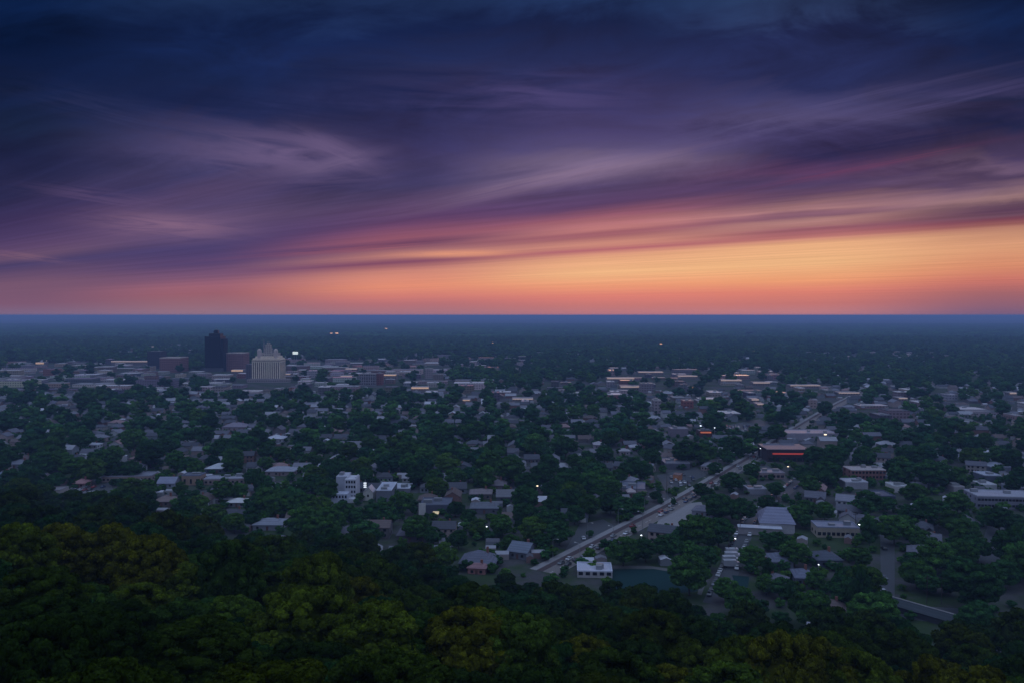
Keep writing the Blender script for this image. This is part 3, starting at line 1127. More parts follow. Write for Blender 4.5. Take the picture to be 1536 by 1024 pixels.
# near and middle landmarks ---------------------------------------------------------------
WHT = (0.50, 0.50, 0.56)
PALE = (0.34, 0.34, 0.40)
SLATE = (0.085, 0.095, 0.13)
LIGHTR = (0.42, 0.43, 0.50)
TAN = (0.30, 0.21, 0.16)


def twin_block():
    """white stepped block in several masses"""
    X, D = ground(514, 753)
    s = D / FPX
    root = empty('white_apartment_block', (X, D + 7, 0))

    def part(nm, xl, xr, ytop, y0, y1, col, mat_=M_PLAINW, z0=-0.2):
        mb = MB()
        h = (753 - ytop) * s
        mb.box((xl - 514) * s, (xr - 514) * s, y0, y1, z0, h)
        return mb.obj(nm, mat_, root, col), h
    w1, h1 = part('tall_wing', 514, 531, 721, -1, 12, WHT)
    w2, h2 = part('left_wing', 497, 513.9, 720, 6, 19, (0.40, 0.41, 0.48))
    w3, h3 = part('front_wing', 494, 522, 739, -9, -1.02, (0.44, 0.46, 0.56))
    w4, h4 = part('low_annex', 522.1, 534, 747, -8, -1.03, WHT)
    for (u0, u1, hz, y_, nn, st) in ((515, 531, h1, -1, 4, 4), (495, 522, h3, -9, 6, 1)):
        mb = MB()
        mb.box(-0.5, 0.5, -0.06, 0.05, 0, 1.5)
        me = mb.mesh('window', M_GLASS)
        for i in range(nn):
            for q in range(st):
                z = hz - 2.3 - q * 2.9
                if z < 0.5:
                    continue
                if hz is h1 and z < h3 and u0 + (i + .5) * (u1 - u0) / nn < 522:
                    continue
                o = mkobj('window', me, root)
                o.location = ((u0 + (i + 0.5) * (u1 - u0) / nn - 514) * s, y_, z)
    for u in (516, 529):
        mb = MB()
        mb.box((u - 514) * s - 0.3, (u - 514) * s + 0.3, 2, 11, h1 + 0.01, h1 + 0.7)
        mb.obj('parapet', M_PLAINW, root, WHT)
    mb = MB()
    mb.bevbox((500 - 514) * s, (506 - 514) * s, 9, 14, h2 + 0.01, h2 + 1.6, 0.1)
    mb.obj('roof_unit', M_METAL, root)
    tag(root, 'white stepped apartment block of several wings in the left middle ground', 'apartment block')
    occ_box(X, D + 6, 18, 30, 0)
    keep_rect(496, 722, 533, 750, D - 8)
    lm(514, 738, 'the white stepped block')


twin_block()


def stair_tower():
    X, D = ground(552, 750)
    s = D / FPX
    root = empty('white_gabled_house', (X, D + 4, 0))
    mb = MB()
    w = 15 * s
    mb.box(-w / 2, w / 2, -4, 5, -0.2, 12 * s)
    mb.add([(-w / 2, -4, 12 * s), (w / 2, -4, 12 * s), (w * 0.08, -4, 20 * s)], [(0, 1, 2)])
    mb.add([(-w / 2, 5, 12 * s), (w / 2, 5, 12 * s), (w * 0.08, 5, 20 * s)], [(2, 1, 0)])
    mb.obj('wall', M_PLAINW, root, (0.52, 0.50, 0.47))
    mb = MB()
    mb.add([(-w / 2 - .3, -4.4, 12 * s), (w * 0.08, -4.4, 20 * s + .1), (w * 0.08, 5.4, 20 * s + .1), (-w / 2 - .3, 5.4, 12 * s),
            (w / 2 + .3, -4.4, 12 * s), (w / 2 + .3, 5.4, 12 * s)], [(0, 1, 2, 3), (1, 4, 5, 2)])
    mb.obj('roof', M_FLAT, root, LIGHTR)
    mb = MB()
    mb.box(-0.5, 0.5, -4.08, -3.95, 2.2, 3.6)
    mb.obj('window', M_GLASS, root)
    mb = MB()
    for q in range(3):
        z = (22 + q * 3.0 - 3) * s
        mb.box((545 - 552) * s, (549 - 552) * s, -3.0, -2.2, z, z + 0.55)
    mb.obj('lit_sign', mat('sign_white', (.8, .8, .8), .5, emit=(0.85, 0.92, 1.0), estr=0.9), root)
    mb = MB()
    mb.box((547 - 552) * s - .15, (547 - 552) * s + .15, -2.2, -1.9, 6, 31 * s)
    mb.obj('sign_post', M_METAL, root)
    tag(root, 'white gabled house with three stacked bright white lights on a post', 'house')
    occ_box(X, D + 3, 7, 12, 0)
    keep_rect(545, 722, 559, 749, D - 3)
    lm(552, 738, 'the stacked white lights')


stair_tower()
slab('row_building', 569, 592, 752, 17, 24, (0.16, 0.165, 0.20), (0.46, 0.48, 0.56), 'low grey-walled building with a bright flat roof right of the white lights', 'low building', 'the bright flat roofs', wm=M_PLAINW, parapet=0.3)
slab('row_building', 593, 617, 738, 6, 16, (0.20, 0.20, 0.25), (0.50, 0.52, 0.60), 'low building with a wide bright white roof behind the small round tree', 'low building', wm=M_PLAINW, parapet=0.2)
o_ = slab('row_building', 632, 678, 771, 14, 18, (0.085, 0.09, 0.13), (0.10, 0.11, 0.15), 'dark low building with white parapet line and tall white end wall', 'low building', 'the white end wall', wm=M_PLAINW, parapet=0.5)
_w = 46 / FPX * ground(655, 771)[1]
mb = MB()
mb.box(-_w / 2 - 0.6, -_w / 2 + 3.2, -9.5, -9.05, -0.2, 6.4)
mb.obj('end_wall', M_PLAINW, o_, (0.55, 0.53, 0.52))


def canopy(px, py, wpx, m, label, cat, h=3.0, phrase=None, d=4.0):
    X, D = ground(px, py)
    w = wpx / FPX * D
    root = empty('canopy', (X, D, 0))
    mb = MB()
    mb.gable(-w / 2, w / 2, -d / 2, d / 2, h, 0.9, 0.2, 0.12)
    mb.obj('roof', m, root)
    for sx in (-1, 1):
        for sy in (-1, 1):
            mb = MB()
            mb.tube([(sx * (w / 2 - .3), sy * (d / 2 - .3), 0), (sx * (w / 2 - .3), sy * (d / 2 - .3), h + 0.1)], [0.12, 0.12], 6)
            mb.obj('post', M_METAL, root)
    occ_box(X, D, w, d, 0)
    tag(root, label, cat)
    keep_rect(px - wpx / 2, py - 6, px + wpx / 2, py, D)
    if phrase:
        lm(px, py, phrase)


canopy(654, 777, 8, M_YELLOW, 'small warm yellow lit canopy in front of the dark building', 'canopy', phrase='the yellow lit canopy')


def red_store():
    x, y, w, h, D = from_px(1143, 1206, 692, 18, 26)
    root = empty('store', (x, y, 0), R(-2))
    mb = MB()
    mb.box(-w / 2, w / 2, -13, 13, -0.2, h)
    mb.obj('wall', M_PLAINW, root, (0.045, 0.030, 0.035))
    mb = MB()
    mb.box(-w / 2 + 4, w / 2 + 0.2, -13.5, -13.05, h * 0.62, h * 0.62 + 1.1)
    mb.obj('fascia', M_REDSIGN, root)
    mb = MB()
    mb.box(-w / 2 - 0.3, w / 2 + 0.3, -13.3, 13.3, h + 0.005, h + 0.5)
    mb.obj('roof', M_FLAT, root, (0.10, 0.11, 0.15))
    mb = MB()
    mb.box(-w / 2 + 3, w / 2 - 4, 10, 10.4, h + 0.51, h + 1.1)
    mb.obj('parapet', M_PLAINW, root, PALE)
    mbw = MB()
    mbw.box(-1.6, 1.6, -0.06, 0.05, 0.6, 2.8)
    me = mbw.mesh('window', M_GLASS)
    for i in range(7):
        o = mkobj('window', me, root)
        o.location = (-w / 2 + 3 + i * (w - 6) / 6, -13, 0)
    tag(root, 'dark store with a long glowing red fascia beside the main road', 'store')
    occ_box(x, y, w + 3, 30, 0)
    keep_rect(1142, 668, 1213, 692, D)
    lm(1178, 680, 'the red lit store')


red_store()


def slate_hall():
    X, D = ground(1170, 800)
    root = empty('hall', (X + 1, D + 10, 0), R(-12))
    s = D / FPX
    w = 50 * s
    mb = MB()
    mb.box(-w / 2, w / 2, -9, 12, -0.2, 5.0)
    mb.obj('wall', M_WALL, root, (0.40, 0.39, 0.42))
    mb = MB()
    e = 0.6
    v = [(-w / 2 - e, -9 - e, 5.02), (w / 2 + e, -9 - e, 5.02), (w / 2 - 1.5, 11, 8.8), (-w / 2 + 5, 11, 8.8), (-w / 2 - e, 12 + e, 5.02), (w / 2 + e, 12 + e, 5.02)]
    mb.add(v, [(0, 1, 2, 3), (3, 2, 5, 4), (0, 3, 4), (1, 5, 2), (0, 4, 5, 1)])
    mb.obj('roof', M_ROOF, root, (0.17, 0.175, 0.25))
    mb = MB()
    mb.box(-w / 2 - 11, w / 2 - 7, -14.5, -9.05, -0.2, 3.4)
    mb.obj('porch_wall', M_WALL, root, (0.30, 0.28, 0.30))
    mb = MB()
    mb.box(-w / 2 - 11.4, w / 2 - 6.6, -15, -9.04, 3.41, 3.75)
    mb.obj('porch_roof', M_FLAT, root, (0.46, 0.47, 0.54))
    window_rows(root, w, 21, 5, 1, 6, 4, sides=(1,), ww=1.2, wh=1.6, base=1.4)
    tag(root, 'hall with a broad plain slate roof and a long white porch roof', 'hall')
    occ_box(X, D + 6, w + 10, 30, 0)
    keep_rect(1120, 768, 1200, 800, D - 6)
    lm(1165, 783, 'the slate roofed hall')


slate_hall()
slab('long_building', 1221, 1283, 806, 15, 12, (0.34, 0.29, 0.24), (0.22, 0.23, 0.30), 'long cream-walled building with grey roof between the dark trees', 'long building', 'the long cream building', rows=dict(storeys=1, nwx=9, nwy=2, ww=1.6, wh=1.6), wm=M_PLAINW, yaw=R(-6))
slab('long_building', 1457, 1545, 763, 18, 18, (0.20, 0.20, 0.25), (0.34, 0.34, 0.40), 'long pale two-storey building with a white roof edge at the right edge', 'long building', 'the long pale building', rows=dict(storeys=2, nwx=18, nwy=3, ww=1.5, wh=1.3), wm=M_PLAINW, yaw=R(-7))
slab('row_building', 1270, 1322, 719, 14, 14, (0.26, 0.13, 0.12), (0.44, 0.38, 0.38), 'reddish brick row with a pale flat roof at right', 'row building', 'the reddish brick row', rows=dict(storeys=2, nwx=10, nwy=2, ww=1.4, wh=1.5), wm=M_PLAINW)
slab('row_building', 1262, 1296, 733, 10, 12, (0.34, 0.33, 0.38), (0.44, 0.44, 0.50), 'low pale row just below the reddish brick row', 'row building', wm=M_PLAINW)
slab('row_building', 1334, 1357, 738, 9, 12, (0.50, 0.47, 0.47), (0.5, 0.5, 0.52), 'small white boxy building among dark roofs at right', 'row building', 'the small white box building', wm=M_PLAINW)
slab('row_building', 1330, 1365, 724, 6, 16, (0.14, 0.15, 0.2), (0.20, 0.21, 0.27), 'grey flat-roofed building behind the small white box building', 'row building', wm=M_PLAINW)
slab('row_building', 1360, 1384, 733, 9, 12, (0.24, 0.25, 0.3), (0.36, 0.37, 0.44), 'pale grey flat-roofed building right of the small white box building', 'row building', wm=M_PLAINW)
slab('row_building', 1300, 1334, 756, 12, 16, (0.05, 0.06, 0.09), (0.08, 0.09, 0.13), 'dark blue flat block under the small white box building', 'row building', wm=M_PLAINW)
slab('row_building', 1465, 1487, 735, 8, 12, (0.46, 0.46, 0.50), (0.5, 0.5, 0.54), 'small white building in front of the stacked grey roofs at right', 'row building', 'the far right white building', wm=M_PLAINW)
slab('row_building', 1468, 1492, 722, 9, 14, (0.09, 0.10, 0.14), (0.40, 0.42, 0.50), 'dark building with bright roof line at far right', 'row building', wm=M_PLAINW)
slab('row_building', 1474, 1505, 707, 7, 18, (0.16, 0.17, 0.21), (0.34, 0.36, 0.44), 'rearmost pale roof of the cluster at far right', 'row building', wm=M_PLAINW)
slab('row_building', 1510, 1532, 740, 9, 12, (0.20, 0.21, 0.27), (0.30, 0.32, 0.38), 'grey building behind the long pale building at the right edge', 'row building', wm=M_PLAINW)
slab('row_building', 1424, 1440, 738, 8, 10, (0.30, 0.27, 0.28), (0.36, 0.34, 0.36), 'small pinkish building between two dark trees at right', 'row building', wm=M_PLAINW)
slab('long_building', 920, 968, 742, 9, 22, (0.30, 0.25, 0.27), (0.13, 0.14, 0.19), 'wide slate-roofed hall with a pinkish end left of the main road', 'hall', 'the wide slate hall', wm=M_PLAINW, yaw=R(-10))
slab('row_building', 992, 1030, 703, 8, 24, (0.10, 0.10, 0.13), (0.17, 0.17, 0.21), 'dark flat-roofed building behind the orange lit kiosk', 'low building', 'the dark flat roof', wm=M_PLAINW)
slab('row_building', 1172, 1250, 660, 10, 26, (0.30, 0.28, 0.33), (0.28, 0.26, 0.31), 'pale wide low building beyond the store with the red fascia', 'low building', 'the pale wide building', wm=M_PLAINW)
slab('row_building', 1133, 1172, 718, 9, 14, (0.30, 0.22, 0.22), (0.26, 0.23, 0.27), 'low pinkish shop row in front of the store with the red fascia', 'shop row', 'the pinkish shop row', wm=M_PLAINW, rows=dict(storeys=1, nwx=6, nwy=2, ww=2, wh=1.6))
slab('row_building', 1118, 1146, 741, 8, 10, (0.24, 0.24, 0.28), (0.34, 0.34, 0.40), 'small pale-roofed building below the pinkish shop row', 'low building', wm=M_PLAINW)
slab('row_building', 865, 918, 866, 9, 12, (0.40, 0.38, 0.40), (0.46, 0.47, 0.56), 'low building with pale flat roof between the main road and the teal court', 'low building', 'the teal court building', wm=M_PLAINW, rows=dict(storeys=1, nwx=5, nwy=2, ww=1.8, wh=1.4), yaw=R(-4))
slab('kiosk', 1011, 1022, 720, 8, 6, (0.42, 0.17, 0.08), (0.25, 0.16, 0.15), 'small orange kiosk in the parking lot by the main road', 'kiosk', 'the orange kiosk', wm=M_PLAINW, yaw=R(-25), units=0)
slab('kiosk', 1121, 1128, 738, 9, 4, (0.45, 0.18, 0.10), (0.2, 0.15, 0.15), 'tiny orange-walled kiosk among trees right of the main road', 'kiosk', wm=M_PLAINW, units=0, parapet=0.2)
slab('shop', 1046, 1066, 655, 9, 12, (0.10, 0.05, 0.05), (0.08, 0.08, 0.1), 'dark shop with an orange-red lit awning left of the main road', 'shop', 'the orange awning shop', wm=M_PLAINW)
slab('shop', 1004, 1030, 655, 12, 14, (0.20, 0.17, 0.21), (0.26, 0.24, 0.28), 'grey shop with an orange lamp on its roof edge', 'shop', 'the orange lamp', wm=M_PLAINW)
for (xl, xr, yb, hp, m) in ((1047, 1063, 647.5, 2.6, M_ORSIGN), ):
    X, D = ground((xl + xr) / 2, 655)
    mb = MB()
    w = (xr - xl) / FPX * D
    mb.add([(-w / 2, 0, 4.2), (w / 2, 0, 4.2), (w / 2, -1.6, 3.2), (-w / 2, -1.6, 3.2), (-w / 2, 0, 4.4), (w / 2, 0, 4.4), (w / 2, -1.6, 3.4), (-w / 2, -1.6, 3.4)],
           [(3, 2, 1, 0), (4, 5, 6, 7), (0, 1, 5, 4), (2, 3, 7, 6), (1, 2, 6, 5), (3, 0, 4, 7)])
    aw = mb.obj('awning', m)
    aw.parent = [o for o in bpy.data.objects if o.name.startswith('shop')][0]
    aw.location = (0, -6.06, 0.6)


def hroof(xl, xr, yb, depth, wallh, rh, wall, roof, label, cat='house', phrase=None, yaw=0.0, hip=True, rm=None, rows=True, name='house'):
    x, y, w, h, D = from_px(xl, xr, yb, 5, depth)
    gable_building(name, x, y, w, depth, wallh, rh, yaw, wall, roof, label, cat, hip=hip, rm=rm,
                   rows=dict(storeys=1, nwx=max(2, int(w / 4)), nwy=2, ww=1.2, wh=1.2, base=0.9) if rows else None)
    keep_rect(xl + 2, yb - (wallh + rh * .8) / D * FPX, xr - 2, yb - 2, D)
    if phrase:
        lm((xl + xr) / 2, yb - 6, phrase)


hroof(692, 746, 856, 14, 3.0, 4.2, (0.10, 0.10, 0.12), (0.11, 0.115, 0.16), 'large house with slate hipped roof at the upper edge of the wood', 'house', 'the large slate hipped house', yaw=R(-8))
hroof(703, 730, 862, 6, 2.9, 1.6, (0.32, 0.15, 0.14), (0.24, 0.13, 0.14), 'pink-red brick annex in front of the large slate hipped house', 'annex', 'the pink brick annex', yaw=R(-8))
hroof(598, 636, 812, 13, 3.0, 3.6, (0.12, 0.10, 0.12), (0.085, 0.08, 0.11), 'dark hipped house half hidden left of the large slate hipped house', 'house', 'the dark hipped house')
hroof(768, 800, 838, 12, 3.2, 3.0, (0.14, 0.15, 0.19), (0.13, 0.15, 0.20), 'blue-grey gabled house between round trees left of the main road', 'house', 'the blue-grey gabled house', yaw=R(-25), hip=False)
hroof(1153, 1185, 853, 12, 3.0, 2.8, (0.16, 0.17, 0.22), (0.12, 0.13, 0.18), 'grey hipped house framed by dark round trees below the slate roofed hall', 'house', 'the framed grey house', yaw=R(-6))
hroof(1190, 1216, 878, 11, 3.0, 2.6, (0.15, 0.16, 0.22), (0.12, 0.13, 0.19), 'blue-grey hipped house at lower right behind a round tree', 'house', yaw=R(-10))
hroof(1218, 1256, 850, 12, 3.0, 2.8, (0.08, 0.09, 0.13), (0.06, 0.07, 0.10), 'dark hipped house between tall columnar trees at lower right', 'house', 'the near-black hipped house')
hroof(313, 349, 709, 14, 3.0, 3.0, (0.08, 0.09, 0.12), (0.40, 0.42, 0.47), 'house with a bright pale triangular roof in the left middle ground', 'house', 'the bright triangular roof', rm=M_FLAT, hip=True)
slab('house', 277, 305, 727, 14, 10, (0.32, 0.22, 0.17), (0.13, 0.14, 0.19), 'tan-walled house with flat grey roof, left middle ground', 'house', 'the tan walled house', wm=M_PLAINW, rows=dict(storeys=1, nwx=3, nwy=2, ww=1.2, wh=3, base=1.0))
hroof(241, 267, 731, 11, 3.0, 3.0, (0.26, 0.27, 0.34), (0.20, 0.21, 0.29), 'blue-grey house left of the tan walled house', 'house', None, hip=False)
slab('row_building', 310, 369, 726, 8, 12, (0.26, 0.20, 0.19), (0.30, 0.30, 0.36), 'long low row with tan walls and pale roof behind the hedge-like trees', 'row building', 'the long tan row', wm=M_PLAINW, rows=dict(storeys=1, nwx=9, nwy=2, ww=1.4, wh=1.3), yaw=R(5))
hroof(344, 374, 760, 10, 2.6, 1.8, (0.16, 0.16, 0.18), (0.50, 0.49, 0.50), 'house with bright white low roof above the olive trees at left', 'house', 'the bright white roof', rm=M_FLAT)
hroof(327, 350, 755, 9, 2.6, 1.6, (0.14, 0.14, 0.17), (0.30, 0.31, 0.36), 'grey-roofed house left of the bright white roof', 'house', None)
hroof(384, 428, 795, 12, 2.8, 2.4, (0.22, 0.22, 0.27), (0.20, 0.21, 0.26), 'pale grey house at the edge of the hillside wood left of centre', 'house', 'the pale grey house')
hroof(236, 262, 759, 12, 2.8, 2.6, (0.14, 0.11, 0.10), (0.17, 0.125, 0.12), 'house with brown hipped roof at left above the wood', 'house', 'the brown hipped house')
hroof(217, 235, 699, 10, 3.0, 2.8, (0.30, 0.12, 0.11), (0.34, 0.13, 0.13), 'small house with a salmon red roof at left', 'house', 'the small salmon red roof')
slab('row_building', 160, 232, 722, 8, 14, (0.28, 0.21, 0.19), (0.22, 0.22, 0.27), 'long low row with beige walls right of the left parking lot', 'row building', 'the long beige row', wm=M_PLAINW, rows=dict(storeys=1, nwx=12, nwy=2, ww=1.4, wh=1.2), yaw=R(6))
hroof(114, 132, 731, 9, 2.8, 2.4, (0.25, 0.13, 0.12), (0.30, 0.16, 0.16), 'house with pink-brown roof by the left parking lot', 'house', None)
slab('house', 66, 97, 744, 9, 10, (0.34, 0.30, 0.29), (0.22, 0.20, 0.22), 'small pale-ended house at far left behind the wood', 'house', 'the pale ended house', wm=M_PLAINW, units=0)
hroof(16, 43, 702, 13, 3.0, 2.6, (0.18, 0.18, 0.21), (0.17, 0.18, 0.22), 'grey hipped house between dark trees at far left', 'house', 'the far left grey house')
hroof(-6, 14, 722, 13, 3.2, 2.6, (0.17, 0.20, 0.25), (0.13, 0.16, 0.21), 'blue-grey house cut off by the left edge', 'house', None)
hroof(128, 150, 672, 9, 2.8, 1.6, (0.52, 0.53, 0.58), (0.40, 0.41, 0.48), 'small house with gleaming white front among trees at left', 'house', 'the gleaming white house')
hroof(402, 428, 663, 13, 3.2, 2.6, (0.36, 0.36, 0.42), (0.44, 0.45, 0.52), 'house with a pale white roof, left of centre, in the mid distance', 'house', 'the pale white roof', rm=M_FLAT)
hroof(337, 374, 645, 16, 3.2, 3.6, (0.30, 0.24, 0.26), (0.20, 0.17, 0.22), 'big lavender-grey roofed house in the left mid distance', 'house', 'the lavender roofed house')
hroof(414, 432, 690, 10, 3, 2, (0.36, 0.30, 0.31), (0.34, 0.30, 0.32), 'pale pinkish roofed house left of the olive topped tree', 'house', None)
hroof(402, 445, 713, 13, 3, 2.6, (0.24, 0.19, 0.20), (0.27, 0.28, 0.34), 'wide pale-roofed house with pinkish walls, left of centre', 'house', 'the wide pale roofed house')
hroof(1041, 1072, 775, 12, 3, 2.5, (0.24, 0.24, 0.30), (0.13, 0.13, 0.17), 'grey roofed building beside the pale lot by the main road', 'building', 'the pale lot roof', yaw=R(-25))
hroof(940, 952, 745, 8, 3, 1.8, (0.35, 0.28, 0.29), (0.40, 0.33, 0.34), 'tiny pinkish house against the wide slate hall', 'house', None)
hroof(730, 760, 735, 13, 3, 3.0, (0.16, 0.13, 0.14), (0.15, 0.13, 0.15), 'brownish hipped house in the centre above the big round tree', 'house', 'the central brownish house')
hroof(745, 775, 752, 13, 3, 3.0, (0.10, 0.10, 0.12), (0.13, 0.13, 0.15), 'dark grey gabled house left of the big round tree', 'house', None, hip=False)
hroof(705, 738, 748, 13, 3, 2.2, (0.15, 0.12, 0.12), (0.17, 0.14, 0.15), 'brown-grey low house in the centre, below the row of roofs', 'house', None)
hroof(706, 748, 770, 13, 3, 2.4, (0.11, 0.11, 0.14), (0.11, 0.12, 0.15), 'dark slate house in the centre behind the small dark trees', 'house', None)
hroof(890, 906, 672, 11, 3, 2.4, (0.3, 0.26, 0.3), (0.36, 0.33, 0.37), 'pale-roofed house left of the dark cone shaped tree', 'house', None)
hroof(944, 962, 676, 10, 3, 2.0, (0.32, 0.30, 0.35), (0.40, 0.39, 0.45), 'pale house centre right in front of the leafy street', 'house', 'the pale central house')
hroof(928, 944, 682, 9, 3, 2.0, (0.32, 0.28, 0.30), (0.30, 0.28, 0.32), 'pale pinkish house left of the pale house centre right', 'house', None)


# low buildings, sky glints on their roof edges painted as glowing strips, in the centre and along the far strips
M_FASC = mat('painted_warm_glint', (0.6, 0.45, 0.35), 0.5, emit=(1.0, 0.62, 0.38), estr=0.36)  # no lamp: reflected sky put into emission
M_GLINTP = mat('painted_pale_glint', (0.6, 0.5, 0.45), 0.5, emit=(1.0, 0.70, 0.55), estr=0.26)
GLINTS = [(63, 549, 13, 2.6, 6, 0, 'squat'), (151, 566, 13, 2.4, 6, 0, 'lone front'), (80, 544, 16, 1.6, 4, 1, 'thin'), (200, 547, 62, 1.4, 6, 1, 'very long'), (240, 522, 44, 1.0, 3, 1, 'far off long'),
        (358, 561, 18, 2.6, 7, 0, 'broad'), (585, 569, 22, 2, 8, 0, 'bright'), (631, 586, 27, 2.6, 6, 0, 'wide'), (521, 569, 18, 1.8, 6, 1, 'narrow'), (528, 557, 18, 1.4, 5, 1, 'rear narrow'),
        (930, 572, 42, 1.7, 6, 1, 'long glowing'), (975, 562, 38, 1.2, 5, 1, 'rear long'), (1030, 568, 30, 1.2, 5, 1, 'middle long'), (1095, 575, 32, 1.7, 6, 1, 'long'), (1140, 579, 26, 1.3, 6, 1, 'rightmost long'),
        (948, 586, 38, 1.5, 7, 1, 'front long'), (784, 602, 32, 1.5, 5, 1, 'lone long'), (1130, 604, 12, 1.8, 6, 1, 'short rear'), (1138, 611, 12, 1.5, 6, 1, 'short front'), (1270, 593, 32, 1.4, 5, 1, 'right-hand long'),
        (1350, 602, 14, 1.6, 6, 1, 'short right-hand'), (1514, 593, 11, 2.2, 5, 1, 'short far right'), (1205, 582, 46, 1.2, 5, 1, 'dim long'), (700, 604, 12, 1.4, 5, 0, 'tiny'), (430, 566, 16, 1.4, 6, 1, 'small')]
for (px, yb, wp, fh, hp, pale, word) in GLINTS:
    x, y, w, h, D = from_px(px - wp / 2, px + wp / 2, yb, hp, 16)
    o = flat_building('glint_building', x, y, w, 16, h, 0.0, (0.22, 0.19, 0.20), (0.35, 0.32, 0.33), '%s low building with a %s painted sky glint at the %s' % (word, 'pale' if pale else 'warm orange', 'city centre' if px < 700 else 'far shopping strip'), 'lit building', None, units=0, parapet=0)
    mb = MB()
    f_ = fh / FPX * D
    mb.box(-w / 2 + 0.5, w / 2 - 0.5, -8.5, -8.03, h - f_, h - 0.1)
    mb.obj('fascia', M_GLINTP if pale else M_FASC, o)  # added glowing strip for the sky's glint on the roof edge
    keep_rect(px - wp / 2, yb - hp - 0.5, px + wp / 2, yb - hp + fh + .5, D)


# the long sloping shed roof at lower right
def shed():
    xa, ya = ground(1320, 905)
    xb, yb = ground(1432, 938)
    L = math.hypot(xb - xa, yb - ya)
    yaw = math.atan2(yb - ya, xb - xa)
    root = empty('long_shed', ((xa + xb) / 2, (ya + yb) / 2, 0), yaw)
    mb = MB()
    mb.box(-L / 2, L / 2, -3.4, 3.4, -0.3, 2.4)
    mb.obj('wall', M_WALL, root, (0.05, 0.055, 0.07))
    mb = MB()
    mb.gable(-L / 2, L / 2, -3.4, 3.4, 2.42, 1.5, 0.5, 0.15)
    rf = mb.obj('roof', M_ROOF, root, (0.030, 0.040, 0.050))
    mb = MB()
    mb.tube([(-L / 2 - .4, 0, 4.15), (L / 2 + .4, 0, 4.15)], [0.22, 0.22], 6)
    mb.obj('ridge_cap', M_PLAINW, rf, (0.34, 0.32, 0.33))
    tag(root, 'long dark shed with a thin pale ridge line at lower right', 'shed')
    occ_box((xa + xb) / 2, (ya + yb) / 2, L, 8, yaw)
    keep_rect(1385, 912, 1420, 925, 280)
    lm(1370, 905, 'the long dark shed')


shed()


# lit sign board, far lamps ----------------------------------------------------------------
def billboard():
    D = 1750.0
    X0, Z0 = ray(443, 529)
    z = CAM_Z + Z0 * D
    root = empty('billboard', (X0 * D, D, 0), R(-6))
    mb = MB()
    mb.tube([(-2.5, 0.5, 0), (-2.5, 0.5, z + 1)], [0.35, 0.3], 8)
    mb.obj('post', M_METAL, root)
    mb = MB()
    mb.tube([(2.5, 0.5, 0), (2.5, 0.5, z + 1)], [0.35, 0.3], 8)
    mb.obj('post', M_METAL, root)
    mb = MB()
    mb.box(-6, 6, -0.2, 0.15, z - 3, z + 3)
    mb.obj('screen', M_SCREEN, root)
    mb = MB()
    for (a0, a1, b0, b1) in ((-6.3, 6.3, z + 3.01, z + 3.3), (-6.3, 6.3, z - 3.3, z - 3.01), (-6.3, -6.01, z - 3, z + 3), (6.01, 6.3, z - 3, z + 3)):
        mb.box(a0, a1, -0.3, 0.2, b0, b1)
    mb.obj('frame', M_METAL, root)
    tag(root, 'small bright white lit billboard right of the stone tower', 'billboard')
    lm(443, 529, 'the white lit billboard')


billboard()


def mast_lamp(px, py, m, size, h, label, cat='lamp', D=None, group=None):
    X, Z = ray(px, py)
    if D is None:
        X_, D = ground(px, py, h)
    z = CAM_Z + Z * D
    root = empty('flood_lamp', (X * D, D, 0))
    mb = MB()
    mb.tube([(0, 0, 0), (0, 0, z - size * 0.3)], [0.25 + size * 0.03, 0.15 + size * 0.02], 6)
    mb.obj('pole', M_METAL, root)
    mb = MB()
    mb.bevbox(-size, size, -0.4, 0.4, z - size * 0.35, z + size * 0.35, 0.1)
    mb.obj('lamp_head', m, root)
    if D < 900:
        keep_rect(px - 2, py - 2, px + 2, py + 2, D)
    tag(root, label, cat, group)


mast_lamp(497, 500, M_LAMPO, 6, 14, 'left half of the pair of orange lights on the far plain', 'light')
mast_lamp(505, 500, M_LAMPO, 9, 14, 'right, wider half of the pair of orange lights on the far plain', 'light')
mast_lamp(579, 493, M_LAMPO, 9, 14, 'faint orange light nearest the horizon', 'light')
mast_lamp(991, 515.5, M_LAMPO, 4.6, 14, 'bright lone orange light on the far plain right of centre', 'light')
mast_lamp(685, 511, M_LAMPO, 2.2, 12, 'tiny reddish light on the far plain just left of centre', 'light')
mast_lamp(739, 514, M_LAMPO, 2.4, 12, 'tiny orange light on the far plain at centre', 'light')
mast_lamp(1131, 526, M_LAMPO, 1.8, 12, 'tiny pinkish light on the plain below the brightest sky', 'light')
mast_lamp(1305, 550, M_LAMPO, 2.0, 10, 'small orange light among dark trees at right', 'light')
mast_lamp(1148, 548, M_LAMPWW, 1.1, 10, 'tiny warm light in the dark wood right of centre', 'light')
mast_lamp(1016, 638, M_LAMPO, 0.9, 6, 'orange lamp above the grey shop', 'lamp')
mast_lamp(1051, 638, M_LAMPW, 0.7, 8, 'white lamp above the shop with the orange awning', 'lamp')
mast_lamp(1072, 641, M_LAMPW, 0.45, 8, 'small dim white lamp right of the orange awning shop', 'lamp')
mast_lamp(1238, 651, M_LAMPWW, 1.0, 7, 'bright warm lamp at the pale wide building beyond the red store', 'lamp')
mast_lamp(1210, 673, M_LAMPW, 0.9, 7, 'white lamp at the right end of the red lit store', 'lamp')
mast_lamp(1141, 672, M_LAMPW, 0.45, 7, 'white lamp at the left corner of the red lit store', 'lamp')
mast_lamp(1182, 699, M_LAMPWW, 0.5, 7, 'warm lamp in front of the red lit store', 'lamp')
mast_lamp(962, 802, M_LAMPW, 0.32, 8, 'white lamp glowing in the dark trees beside the main road', 'lamp')
mast_lamp(806, 728, M_LAMPWW, 0.55, 7, 'white lamp above the big round tree in the centre', 'lamp')
